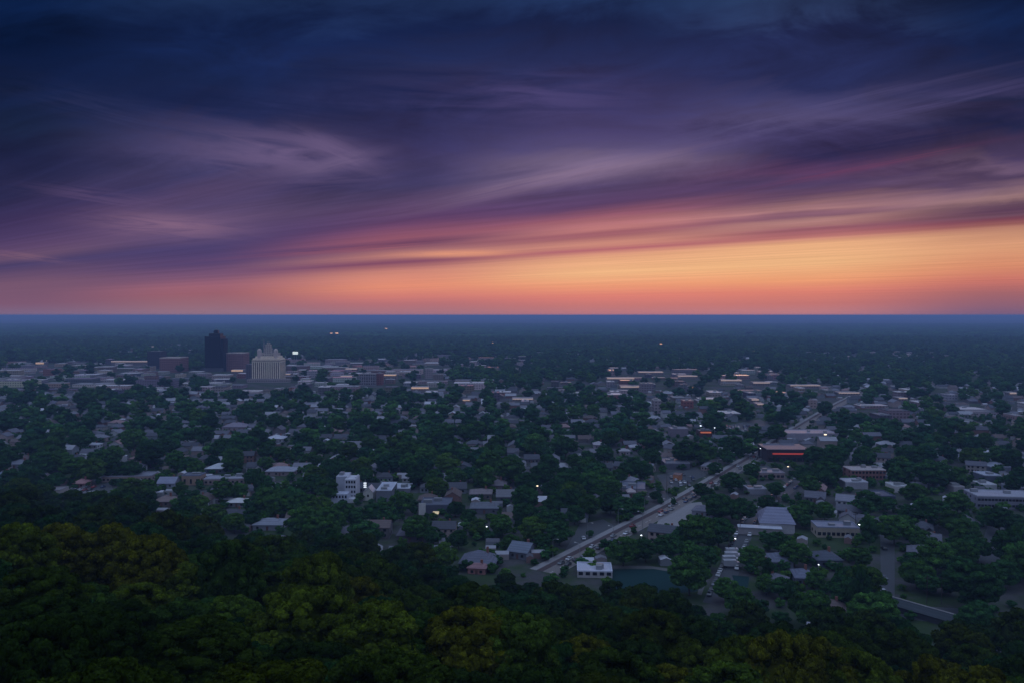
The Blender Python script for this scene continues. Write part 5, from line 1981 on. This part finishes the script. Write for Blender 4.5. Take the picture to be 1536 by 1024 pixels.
# ------------------------------------------------------------------ patches of business district, in photo coordinates
PATCH = [(0, 545, 240, 592, 1.0), (200, 556, 460, 592, 1.0), (420, 541, 660, 592, 1.0), (640, 572, 730, 592, 1.0), (815, 572, 885, 592, 1.0), (740, 590, 815, 606, 1.0), (905, 557, 1165, 604, 1.0), (975, 600, 1055, 622, .9),
         (1150, 578, 1250, 606, .9), (1265, 604, 1382, 636, 1.0), (1438, 604, 1560, 645, 1.0), (1240, 527, 1440, 541, .6), (1150, 564, 1200, 580, .6), (620, 533, 770, 548, .5), (55, 518, 130, 524, .4),
         (190, 516, 300, 531, .5), (1420, 560, 1475, 578, .5), (780, 525, 815, 552, .4), (660, 540, 800, 560, .5), (400, 628, 520, 645, .3), (1330, 582, 1440, 605, .6), (1060, 612, 1160, 634, .5)]


def in_patch(px, py):
    for (x0, y0, x1, y1, d) in PATCH:
        cx_, cy_ = (x0 + x1) / 2, (y0 + y1) / 2
        if abs(px - cx_) / ((x1 - x0) / 2) <= 1 and abs(py - cy_) / ((y1 - y0) / 2) <= 1:
            return d
    return 0


WALLS_C = [((0.38, 0.28, 0.27), 'pinkish grey'), ((0.45, 0.38, 0.37), 'pale'), ((0.22, 0.16, 0.15), 'brownish'), ((0.26, 0.24, 0.27), 'grey'), ((0.30, 0.14, 0.12), 'brick red'), ((0.58, 0.52, 0.50), 'whitish'), ((0.12, 0.12, 0.15), 'dark grey')]
ROOFS_C = [((0.60, 0.55, 0.56), 'bright'), ((0.30, 0.28, 0.30), 'pale'), ((0.16, 0.16, 0.18), 'grey'), ((0.08, 0.08, 0.10), 'dark')]
COMM = []
for (x0, y0, x1, y1, dens) in PATCH:
    xa, Da = ground(x0, y1)
    xb, Db = ground(x1, y0)
    Dm = (Da + Db) / 2
    areaw = (x1 - x0) / FPX * Dm * (Db - Da)
    n = int(areaw / 1150 * dens)
    n = min(n, 260)
    if x0 > 780:
        n = int(n * 0.62)
    for _ in range(n):
        px = rnd.uniform(x0, x1)
        D = rnd.uniform(Da, Db)
        X = (px - 768) / FPX
        w = rnd.choice([14, 18, 22, 28, 36, 48, 60]) * rnd.uniform(0.8, 1.2)
        d = rnd.uniform(12, 28)
        h = rnd.choice([4, 4.5, 5, 6, 7, 9, 11]) * rnd.uniform(0.9, 1.1)
        if D > 2200:
            w *= 1.4
        if px > 780:
            w *= 0.68
            h *= 0.8
        x = X * D
        # test clearance along the footprint
        bad = False
        for q in range(int(w / 14) + 2):
            u = -w / 2 + q * 14
            if BLD.hit(x + min(u, w / 2), D, d / 2 + 2) or ROADP.hit(x + min(u, w / 2), D, d / 2):
                bad = True
                break
        if bad:
            continue
        pa = project(x - w / 2, D - d / 2, h)
        pb = project(x + w / 2, D - d / 2, 0)
        if hides(pa[0], pa[1], pb[0], pb[1], D):
            continue
        occ_box(x, D, w, d, 0, pad=1.5)
        COMM.append(dict(x=x, y=D, w=w, d=d, h=h, wc=rnd.choices(range(7), [4, 4, 3, 3, 1.2, 2, 2])[0], rc=rnd.choices(range(4), [4, 3, 2, 2])[0], gl=rnd.random() < (0.30 if x < 150 else 0.14), yaw=rnd.uniform(-0.05, 0.05)))

# ------------------------------------------------------------------ houses
HS = []
HW = [((0.42, 0.42, 0.44), 'white'), ((0.30, 0.27, 0.26), 'beige'), ((0.22, 0.12, 0.10), 'brick'), ((0.20, 0.22, 0.25), 'grey'), ((0.32, 0.25, 0.24), 'pinkish'), ((0.14, 0.13, 0.14), 'dark')]
HR = [((0.060, 0.064, 0.085), 'slate'), ((0.10, 0.10, 0.13), 'grey'), ((0.17, 0.17, 0.21), 'pale grey'), ((0.11, 0.080, 0.078), 'brown'), ((0.30, 0.30, 0.34), 'white'), ((0.05, 0.052, 0.068), 'near-black'), ((0.24, 0.15, 0.15), 'reddish')]


def try_house(x, y, yaw, far=False):
    if BLD.hit(x, y, 6.2) or ROADP.hit(x, y, 6.0):
        return
    if float(hill(x, y)) > 0.4:
        return
    for t_ in TR:
        pass
    if TREES.hit(x, y, 1.5):
        return
    px, py = project(x, y, 0)
    if px < -60 or px > 1600:
        return
    if in_patch(px, py) and rnd.random() < 0.8:
        return
    w = rnd.uniform(9, 15)
    d = rnd.uniform(8, 10.5)
    wp = w / y * FPX / 2
    if hides(px - wp, py - 6 / y * FPX, px + wp, py, y):
        return
    BLD.add(x, y, 6.5)
    HS.append(dict(x=x, y=y, yaw=yaw, w=w, d=d, proto=rnd.randrange(6), wc=rnd.choices(range(6), [4, 4, 2, 3, 3, 2])[0], rc=rnd.choices(range(7), [5, 5, 3, 3, 2.2, 3, 1])[0]))


for j in range(-2, 23):
    for i in range(-80, 60):
        for s_ in (-1, 1):
            x = i * 16.5 + rnd.uniform(-2, 2)
            y = 422 + j * 34 + s_ * 3 + (0 if s_ > 0 else 12) + rnd.uniform(-2, 2)
            if abs(x) > y * 0.70 + 10 or rnd.random() < 0.12:
                continue
            if zone_yaw(x, y) != 0:
                continue
            try_house(x, y, rnd.choice([0, 0, 0, R(90), R(4), R(-5)]) + rnd.uniform(-.04, .04))
ca, sa = math.cos(YAW_R), math.sin(YAW_R)
for j in range(0, 30):
    for i in range(-30, 50):
        u, v = i * 19 + rnd.uniform(-2, 2), 240 + j * 24 + rnd.uniform(-2, 2)
        x, y = u * ca - v * sa, u * sa + v * ca
        if y < 245 or abs(x) > y * 0.70 + 10 or zone_yaw(x, y) == 0 or rnd.random() < 0.22:
            continue
        try_house(x, y, YAW_R + rnd.choice([0, 0, R(90)]) + rnd.uniform(-.04, .04))
# sparser far streets
for _ in range(2300):
    D = 1150 + 2600 * rnd.random() ** 1.4
    x = rnd.uniform(-.68, .68) * D
    px, py = project(x, D, 0)
    if in_patch(px, py):
        continue
    if BLD.hit(x, D, 9) or ROADP.hit(x, D, 7):
        continue
    BLD.add(x, D, 7)
    HS.append(dict(x=x, y=D, yaw=rnd.choice([0, R(90)]), w=rnd.uniform(12, 20), d=rnd.uniform(9, 12), proto=0, wc=rnd.randrange(6), rc=rnd.choices(range(7), [4, 4, 4, 3, 3, 2, 1])[0]))

# ------------------------------------------------------------------ random town trees
def rand_tree(x, y, hmul=1.0):
    if BLD.hit(x, y, 0.6) or ROADP.hit(x, y, 0.6):
        return
    if y < 1200 and TREES.hit(x, y, 2.2):
        return
    w = rnd.uniform(11.5, 20.0) * hmul
    h = w * rnd.uniform(0.78, 0.98)
    px, py = project(x, y, h * 0.5)
    wp = w / y * FPX / 2
    hp = h / y * FPX / 2
    if y < 1800 and hides(px - wp, py - hp, px + wp, py + hp, y):
        return
    r_ = rnd.random()
    if y < 520:
        c = DARK if r_ < .5 else MIDG if r_ < .9 else OLIVE
    else:
        c = DARK if r_ < .45 else MIDG if r_ < .75 else BLUEG if r_ < .95 else OLIVE
    add_tree(x, y, w, h, c, z=0.0 if y > 520 else None)


def scatter(d0, d1, area_per, **kw):
    n = int(0.5 * 1.40 * (d1 * d1 - d0 * d0) / area_per)
    for _ in range(n):
        D = math.sqrt(rnd.uniform(d0 * d0, d1 * d1))
        x = rnd.uniform(-.70, .70) * D
        if float(hill(x, D)) > 0.6:
            continue
        px, py = project(x, D, 0)
        dn = in_patch(px, py)
        if rnd.random() < dn * 0.86:
            continue
        rand_tree(x, D, **kw)


scatter(240, 480, 230)
scatter(480, 700, 350)
scatter(700, 1100, 440)
scatter(1100, 2100, 480)
scatter(2100, 3600, 700, hmul=1.25)
print('trees', len(TR), 'houses', len(HS), 'commercial', len(COMM))

# ------------------------------------------------------------------ which ones show: a coarse depth raster
S_ = 0.5
BW, BH = 768, 512
zb = np.full((BH, BW), 1e9)
ib = np.full((BH, BW), -1, int)
items = []
for t_ in TR:
    items.append(('t', t_))
for h_ in HS:
    items.append(('h', h_))
for c_ in COMM:
    items.append(('c', c_))
for k_, (ty, o_) in enumerate(items):
    D = o_['y']
    if D < 20:
        continue
    if ty == 't':
        px, pt = project(o_['x'], D, o_['z'] + o_['h'])
        _, pb = project(o_['x'], D, o_['z'] + o_['h'] * 0.15)
        wp = o_['w'] / D * FPX / 2
    elif ty == 'h':
        px, pt = project(o_['x'], D, 5)
        _, pb = project(o_['x'], D - 5, 0)
        wp = (o_['w'] * abs(math.cos(o_['yaw'])) + o_['d'] * abs(math.sin(o_['yaw']))) / D * FPX / 2
    else:
        px, pt = project(o_['x'], D + o_['d'] / 2, o_['h'])
        _, pb = project(o_['x'], D - o_['d'] / 2, 0)
        wp = o_['w'] / D * FPX / 2
    x0, x1 = (px - wp) * S_, (px + wp) * S_
    y0, y1 = pt * S_, pb * S_
    o_['px'], o_['py'], o_['wp'] = px, (pt + pb) / 2, wp
    ax, bx = max(0, int(round(x0))), min(BW, int(round(x1)) + 1)
    ay, by = max(0, int(round(y0))), min(BH, int(round(y1)) + 1)
    if ax >= bx or ay >= by:
        continue
    yy, xx = np.mgrid[ay:by, ax:bx]
    if ty == 't':
        m_ = ((xx - (x0 + x1) / 2) / max(.6, (x1 - x0) / 2)) ** 2 + ((yy - (y0 + y1) / 2) / max(.6, (y1 - y0) / 2)) ** 2 <= 1
    else:
        m_ = np.ones(xx.shape, bool)
    sub = zb[ay:by, ax:bx]
    m_ &= sub > D
    sub[m_] = D
    ib[ay:by, ax:bx][m_] = k_
ids, cn = np.unique(ib[ib >= 0], return_counts=True)
vis = dict(zip(ids.tolist(), cn.tolist()))
for k_, (ty, o_) in enumerate(items):
    o_['vis'] = vis.get(k_, 0)

TR.sort(key=lambda o: -o['vis'])
HS.sort(key=lambda o: -o['vis'])
COMM.sort(key=lambda o: -o['vis'])
nland_house = len([o for o in bpy.data.objects if o.parent is None and (o.name.split('.')[0] in ('house',))])
IND_T = [t_ for t_ in TR if t_['vis'] > 0][:298]
_s = set(id(t_) for t_ in IND_T)
REST_T = [t_ for t_ in TR if id(t_) not in _s]
IND_H = [h_ for h_ in HS if h_['vis'] > 1][:298 - nland_house]
_s = set(id(h_) for h_ in IND_H)
REST_H = [h_ for h_ in HS if id(h_) not in _s]
IND_C = [h_ for h_ in COMM if h_['vis'] > 1][:290]
_s = set(id(h_) for h_ in IND_C)
REST_C = [h_ for h_ in COMM if id(h_) not in _s]

# ------------------------------------------------------------------ labels by landmark
def assign_labels(lst, noun, look):
    groups = {}
    for o_ in lst:
        best = None
        for (lx, ly, ph) in LM:
            dx_, dy_ = o_['px'] - lx, (o_['py'] - ly) * 1.6
            dd = dx_ * dx_ + dy_ * dy_
            if best is None or dd < best[0]:
                if abs(dx_) > abs(dy_) * 1.2:
                    dr = 'right of' if dx_ > 0 else 'left of'
                else:
                    dr = 'in front of' if dy_ > 0 else 'behind'
                best = (dd, dr, ph)
        groups.setdefault((best[1], best[2]), []).append((best[0], o_))
    for (dr, ph), l_ in groups.items():
        l_.sort(key=lambda a: a[0])
        for i, (_, o_) in enumerate(l_):
            rk = 'nearest' if i == 0 else ordinal(i) + ' nearest'
            o_['label'] = '%s %s, %s %s %s' % (look(o_), noun, rk, dr, ph)


wood = [t_ for t_ in IND_T if t_['z'] > 1.0]
town = [t_ for t_ in IND_T if t_['z'] <= 1.0]


def tlook(t_):
    sz = 'tall slender' if t_['shape'] == 'column' else ('broad' if t_['w'] > 15.5 else 'small' if t_['w'] < 11 else 'rounded')
    return sz + ' ' + COLN[t_['c']]


assign_labels(town, 'tree', tlook)
rows = {}
for t_ in wood:
    E = float(edge_dist(t_['px']))
    tt = t_['y'] * 300 / E
    r_ = 0 if tt < 95 else 1 if tt < 130 else 2 if tt < 170 else 3 if tt < 215 else 4 if tt < 260 else 5
    rows.setdefault(r_, []).append(t_)
RN = ['frontmost row', 'second row', 'third row', 'fourth row', 'fifth row', 'rearmost row']
for r_, l_ in rows.items():
    l_.sort(key=lambda o: o['px'])
    for i, o_ in enumerate(l_):
        o_['label'] = '%s broadleaf tree, %s from the left in the %s of the hillside wood' % (COLN[o_['c']], ordinal(i), RN[r_])

# ------------------------------------------------------------------ build the trees
for t_ in IND_T:
    root = empty('tree', (t_['x'], t_['y'], t_['z']), t_['rot'])
    ppm = t_['w'] / t_['y'] * FPX
    if t_['shape'] == 'column':
        me = rnd.choice(CR_COL)
    elif t_['y'] < 95:
        me = rnd.choice(CR_XNEAR)
    elif t_['y'] < 190:
        me = rnd.choice(CR_NEAR)
    else:
        me = rnd.choice(CR_MID)
    f = rnd.uniform(0.80, 1.45)
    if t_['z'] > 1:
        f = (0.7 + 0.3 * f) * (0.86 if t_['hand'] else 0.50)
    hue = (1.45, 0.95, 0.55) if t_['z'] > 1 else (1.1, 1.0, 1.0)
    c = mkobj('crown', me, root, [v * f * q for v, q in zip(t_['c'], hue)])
    c.scale = (t_['w'] * 1.02, t_['w'] * rnd.uniform(0.92, 1.05), t_['h'])
    tk = mkobj('trunk', rnd.choice(TRUNKS), root)
    tk.scale = (t_['w'] * 0.9, t_['w'] * 0.9, t_['h'] * 1.0)
    tag(root, t_['label'], 'tree', 'trees of the hillside wood' if t_['z'] > 1 else 'trees scattered through the town')

# everything further off: points carrying crowns (stuff)
far_pts = []
for t_ in REST_T:
    idx = 11 + rnd.randrange(2) if t_['y'] < 210 else rnd.randrange(4) if t_['y'] < 620 else 4 + rnd.randrange(4)
    far_pts.append((t_['x'], t_['y'], t_['z'], t_['w'] * 1.02, t_['w'] * 1.02, t_['h'], t_['rot'], idx, t_['c']))


def grove_scatter(d0, d1, area_per, w0, w1, h0, h1):
    n = int(0.5 * 1.44 * (d1 * d1 - d0 * d0) / area_per)
    for _ in range(n):
        D = math.sqrt(rnd.uniform(d0 * d0, d1 * d1))
        x = rnd.uniform(-.72, .72) * D
        px, py = project(x, D, 0)
        if in_patch(px, py) and rnd.random() < 0.75:
            continue
        if BLD.hit(x, D, 8):
            continue
        w = rnd.uniform(w0, w1)
        far_pts.append((x, D, 0.0, w * rnd.uniform(1, 2.0), w, rnd.uniform(h0, h1), rnd.uniform(-.2, .2), 8 + rnd.randrange(3), rnd.choice([DARK, DARK, BLUEG, MIDG, BLUEG])))


for _ in range(5200):
    D = math.sqrt(rnd.uniform(250 ** 2, 900 ** 2))
    x = rnd.uniform(-.70, .70) * D
    if BLD.hit(x, D, -1.5) or ROADP.hit(x, D, 0.3) or float(hill(x, D)) > 0.5:
        continue
    w = rnd.uniform(2.5, 6.5)
    far_pts.append((x, D, 0.0, w, w, w * rnd.uniform(.6, 1.0), rnd.uniform(0, 6), 4 + rnd.randrange(4), rnd.choice([DARK, MIDG, OLIVE, DARK])))
grove_scatter(2300, 4200, 2600, 34, 54, 9, 14)
grove_scatter(4200, 9500, 5200, 55, 95, 10, 17)
n = len(far_pts)
me = bpy.data.meshes.new('distant_trees')
me.vertices.add(n)
me.vertices.foreach_set('co', np.array([p[:3] for p in far_pts], dtype=np.float32).ravel())
a_ = me.attributes.new('scl', 'FLOAT_VECTOR', 'POINT')
a_.data.foreach_set('vector', np.array([p[3:6] for p in far_pts], dtype=np.float32).ravel())
a_ = me.attributes.new('rotv', 'FLOAT_VECTOR', 'POINT')
a_.data.foreach_set('vector', np.array([(0, 0, p[6]) for p in far_pts], dtype=np.float32).ravel())
a_ = me.attributes.new('idx', 'INT', 'POINT')
a_.data.foreach_set('value', np.array([p[7] for p in far_pts], dtype=np.int32))
a_ = me.attributes.new('crown_colour', 'FLOAT_COLOR', 'POINT')
cc = np.array([list(p[8]) + [1] for p in far_pts], dtype=np.float32)
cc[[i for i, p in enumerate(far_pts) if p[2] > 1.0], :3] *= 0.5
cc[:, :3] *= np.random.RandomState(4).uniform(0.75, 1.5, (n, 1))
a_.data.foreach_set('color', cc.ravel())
me.update()
fo = mkobj('distant_trees', me)
tag(fo, 'tree canopy of the town and plain thinning towards the horizon', 'trees', kind='stuff')
gt = bpy.data.node_groups.new('distant_trees', 'GeometryNodeTree')
gt.interface.new_socket('Geometry', in_out='INPUT', socket_type='NodeSocketGeometry')
gt.interface.new_socket('Geometry', in_out='OUTPUT', socket_type='NodeSocketGeometry')
gi = gt.nodes.new('NodeGroupInput')
gout = gt.nodes.new('NodeGroupOutput')
ci = gt.nodes.new('GeometryNodeCollectionInfo')
ci.inputs['Collection'].default_value = inst_col
ci.inputs['Separate Children'].default_value = True
ci.inputs['Reset Children'].default_value = True
ip = gt.nodes.new('GeometryNodeInstanceOnPoints')
ip.inputs['Pick Instance'].default_value = True


def nattr(nm, dt):
    nd = gt.nodes.new('GeometryNodeInputNamedAttribute')
    nd.data_type = dt
    nd.inputs['Name'].default_value = nm
    return nd.outputs['Attribute']


gt.links.new(gi.outputs[0], ip.inputs['Points'])
gt.links.new(ci.outputs[0], ip.inputs['Instance'])
gt.links.new(nattr('idx', 'INT'), ip.inputs['Instance Index'])
e2r = gt.nodes.new('FunctionNodeEulerToRotation')
gt.links.new(nattr('rotv', 'FLOAT_VECTOR'), e2r.inputs[0])
gt.links.new(e2r.outputs[0], ip.inputs['Rotation'])
gt.links.new(nattr('scl', 'FLOAT_VECTOR'), ip.inputs['Scale'])
gt.links.new(ip.outputs[0], gout.inputs[0])
md = fo.modifiers.new('trees', 'NODES')
md.node_group = gt

# ------------------------------------------------------------------ build the houses
def house_proto(kind, full):
    """six plans; colours come from the object colour"""
    root = empty('house')
    w, d = 14.0, 10.0
    h = 3.0 if kind != 3 else 5.4
    hip = kind in (1, 4)
    mb = MB()
    mb.box(-w / 2, w / 2, -d / 2, d / 2, -0.3, h)
    if not hip:
        for sx in (-w / 2, w / 2):
            mb.add([(sx, -d / 2, h), (sx, d / 2, h), (sx, 0, h + 2.5)], [(0, 1, 2)])
    if kind in (2, 4, 5):
        mb.box(w * 0.12, w / 2 - 0.5, -d / 2 - 4, -d / 2 - 0.01, -0.3, h - 0.2)
        if kind != 4:
            mb.add([(w * .12, -d / 2 - 4, h - .2), (w / 2 - .5, -d / 2 - 4, h - .2), ((w * .12 + w / 2 - .5) / 2, -d / 2 - 4, h + 1.4)], [(0, 1, 2)])
    mb.obj('wall', M_WALL, root, (0.4, 0.4, 0.4))
    mb = MB()
    if hip:
        mb.hip(-w / 2, w / 2, -d / 2, d / 2, h + 0.01, 2.6)
    else:
        mb.gable(-w / 2, w / 2, -d / 2, d / 2, h + 0.02, 2.5)
    if kind in (2, 4, 5):
        x0, x1 = w * .12 - .4, w / 2 - .1
        xm = (x0 + x1) / 2
        zt = h + 1.5
        y0, y1 = -d / 2 - 4.4, -d / 2 + 1.5
        mb.add([(x0, y0, h - .2), (xm, y0, zt), (xm, y1 + 1.2, zt), (x0, y1, h + .1), (x1, y0, h - .2), (x1, y1, h + .1)], [(0, 1, 2, 3), (1, 4, 5, 2)])
    rf = mb.obj('roof', M_ROOF, root, (0.1, 0.1, 0.12))
    mb = MB()
    mb.box(2.6, 3.5, 0.8, 1.7, h + 0.8, h + 3.4)
    if full:
        mb.obj('chimney', M_BRICK, rf)
        mb = MB()
        mb.box(-0.7, 0.7, -0.06, 0.05, 0, 1.3)
        me = mb.mesh('window', M_GLASS)
        for u in ((-5.2, -2.6, 1.2, 4.6) if kind not in (2, 4, 5) else (-5.2, -2.6)):
            for s in range(2 if kind == 3 else 1):
                o = mkobj('window', me, root)
                o.location = (u, -d / 2, 0.95 + s * 2.6)
        for sx in (-1, 1):
            for v in (-2.4, 2.0):
                o = mkobj('window', me, root)
                o.location = (sx * w / 2, v, 0.95)
                o.rotation_euler = (0, 0, R(90))
        mb = MB()
        mb.box(-0.9, 0.1, -d / 2 - 0.07, -d / 2 + 0.05, 0.1, 2.2)
        mb.obj('door', M_DOOR, root)
        if kind in (2, 4, 5):
            mb = MB()
            mb.box(w * 0.12 + 1, w / 2 - 1.5, -d / 2 - 4.07, -d / 2 - 3.95, 0.1, 2.3)
            mb.obj('garage_door', M_TRIM, root)
    return root


HP = {}


def get_house(kind, full):
    if (kind, full) not in HP:
        HP[(kind, full)] = house_proto(kind, full)
        return HP[(kind, full)]
    return copy_tree(HP[(kind, full)])


def hlook(h_):
    sh = {0: 'gabled', 1: 'hipped', 2: 'gabled', 3: 'two-storey', 4: 'hipped', 5: 'gabled'}[h_['proto']]
    return '%s roofed %s' % (HR[h_['rc']][1], sh)


assign_labels(IND_H, 'house', hlook)
for h_ in IND_H:
    full = h_['y'] < 620
    o = get_house(h_['proto'], full)
    o.location = (h_['x'], h_['y'], 0)
    o.rotation_euler = (0, 0, h_['yaw'])
    o.scale = (h_['w'] / 14, h_['d'] / 10, rnd.uniform(0.9, 1.12))
    for ch in o.children:
        b_ = ch.name.split('.')[0]
        f = rnd.uniform(0.85, 1.15)
        if b_ == 'wall':
            cw = HW[h_['wc']][0]
            ch.color = (cw[0] * f, cw[1] * f, cw[2] * f, 1)
        if b_ == 'roof':
            cw = HR[h_['rc']][0]
            ch.color = (cw[0] * f, cw[1] * f, cw[2] * f, 1)
    tag(o, h_['label'], 'house', 'houses among the trees')


def clook(c_):
    return '%s roofed' % ROOFS_C[c_['rc']][1]


assign_labels(IND_C, 'commercial building', clook)
for c_ in IND_C:
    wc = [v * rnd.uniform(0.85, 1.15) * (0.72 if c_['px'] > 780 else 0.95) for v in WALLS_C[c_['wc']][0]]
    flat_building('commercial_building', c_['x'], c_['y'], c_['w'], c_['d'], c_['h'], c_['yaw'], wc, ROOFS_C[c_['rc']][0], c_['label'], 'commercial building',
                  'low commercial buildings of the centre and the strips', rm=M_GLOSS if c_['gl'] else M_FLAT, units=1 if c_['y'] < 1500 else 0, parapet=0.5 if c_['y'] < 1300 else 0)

# what is left of houses and buildings, as one mass each (stuff)
def mass(name, lst, label, cat):
    VW, FW, MI = [], [], []
    off = 0
    q = [(0, 1, 5, 4), (1, 2, 6, 5), (2, 3, 7, 6), (3, 0, 4, 7)]
    for o_ in lst:
        w, d = o_['w'] / 2, o_['d'] / 2
        h = o_.get('h', o_.get('hh', 3.0))
        rz_ = 2.4 if 'hh' not in o_ else 0.9
        ca_, sa_ = math.cos(o_['yaw']), math.sin(o_['yaw'])
        loc = [(-w, -d, 0), (w, -d, 0), (w, d, 0), (-w, d, 0), (-w, -d, h), (w, -d, h), (w, d, h), (-w, d, h), (-w, 0, h + rz_), (w, 0, h + rz_)]
        VW += [(o_['x'] + a_[0] * ca_ - a_[1] * sa_, o_['y'] + a_[0] * sa_ + a_[1] * ca_, a_[2]) for a_ in loc]
        wm_ = o_['wc'] % 4
        rm_ = 9 if (o_['rc'] == 4 and 'h' not in o_) else 4 + o_['rc'] % 4
        if 'h' in o_:
            ff = [(f_, wm_) for f_ in q] + [((4, 5, 6, 7), 8 if o_['gl'] else rm_)]
        else:
            ff = [(f_, wm_) for f_ in q] + [((4, 5, 9, 8), rm_), ((6, 7, 8, 9), rm_), ((7, 4, 8, 8), wm_), ((5, 6, 9, 9), wm_)]
        for f_, m_ in ff:
            FW.append(tuple(dict.fromkeys(i_ + off for i_ in f_)))
            MI.append(m_)
        off += 10
    me = bpy.data.meshes.new(name)
    me.from_pydata(VW, [], FW)
    for m_ in (mat('far_wall_white', (0.40, 0.40, 0.42)), mat('far_wall_beige', (0.28, 0.24, 0.24)), mat('far_wall_brick', (0.20, 0.12, 0.11)), mat('far_wall_grey', (0.18, 0.19, 0.22)),
               mat('far_roof_slate', (0.08, 0.08, 0.10)), mat('far_roof_grey', (0.15, 0.15, 0.18)), mat('far_roof_pale', (0.28, 0.28, 0.32)), mat('far_roof_brown', (0.12, 0.09, 0.085)),
               mat('far_roof_wet', (0.35, 0.33, 0.34), 0.15, spec=0.9), mat('far_roof_white', (0.46, 0.46, 0.52))):
        me.materials.append(m_)
    me.polygons.foreach_set('material_index', MI)
    me.update()
    o = mkobj(name, me)
    tag(o, label, cat, kind='stuff')


for _ in range(1500):
    D = math.sqrt(rnd.uniform(330 ** 2, 1150 ** 2))
    x = rnd.uniform(-.68, .68) * D
    if BLD.hit(x, D, 2.5) or ROADP.hit(x, D, 2.5) or TREES.hit(x, D, 0.5) or float(hill(x, D)) > 0.3:
        continue
    BLD.add(x, D, 2.5)
    REST_H.append(dict(x=x, y=D, yaw=zone_yaw(x, D) + rnd.choice([0, R(90)]), w=rnd.uniform(3.5, 8), d=rnd.uniform(3, 5.5), hh=rnd.uniform(2.2, 2.8), wc=rnd.randrange(4), rc=rnd.choice([0, 1, 1, 2, 2, 3, 4])))
mass('distant_houses', REST_H, 'faint scatter of further small houses between the trees', 'houses')
mass('distant_buildings', REST_C, 'faint scatter of further low commercial roofs on the plain', 'buildings')

# ------------------------------------------------------------------ haze
mh = bpy.data.materials.new('haze')
mh.use_nodes = True
N = NT(mh.node_tree)
N.n.clear()
pv = N.node('ShaderNodeVolumePrincipled')
pv.inputs['Color'].default_value = (0.41, 0.58, 1.0, 1)
pv.inputs['Density'].default_value = 0.00014
pv.inputs['Anisotropy'].default_value = 0.0
oo = N.node('ShaderNodeOutputMaterial')
N.l.new(pv.outputs[0], oo.inputs['Volume'])
mb = MB()
mb.box(-118000, 118000, -118000, 118000, -1.0, 112.5)
hz = mb.obj('haze', mh)
tag(hz, 'thin blue evening haze lying over the plain', 'haze', kind='stuff')
print('objects', len(bpy.data.objects))
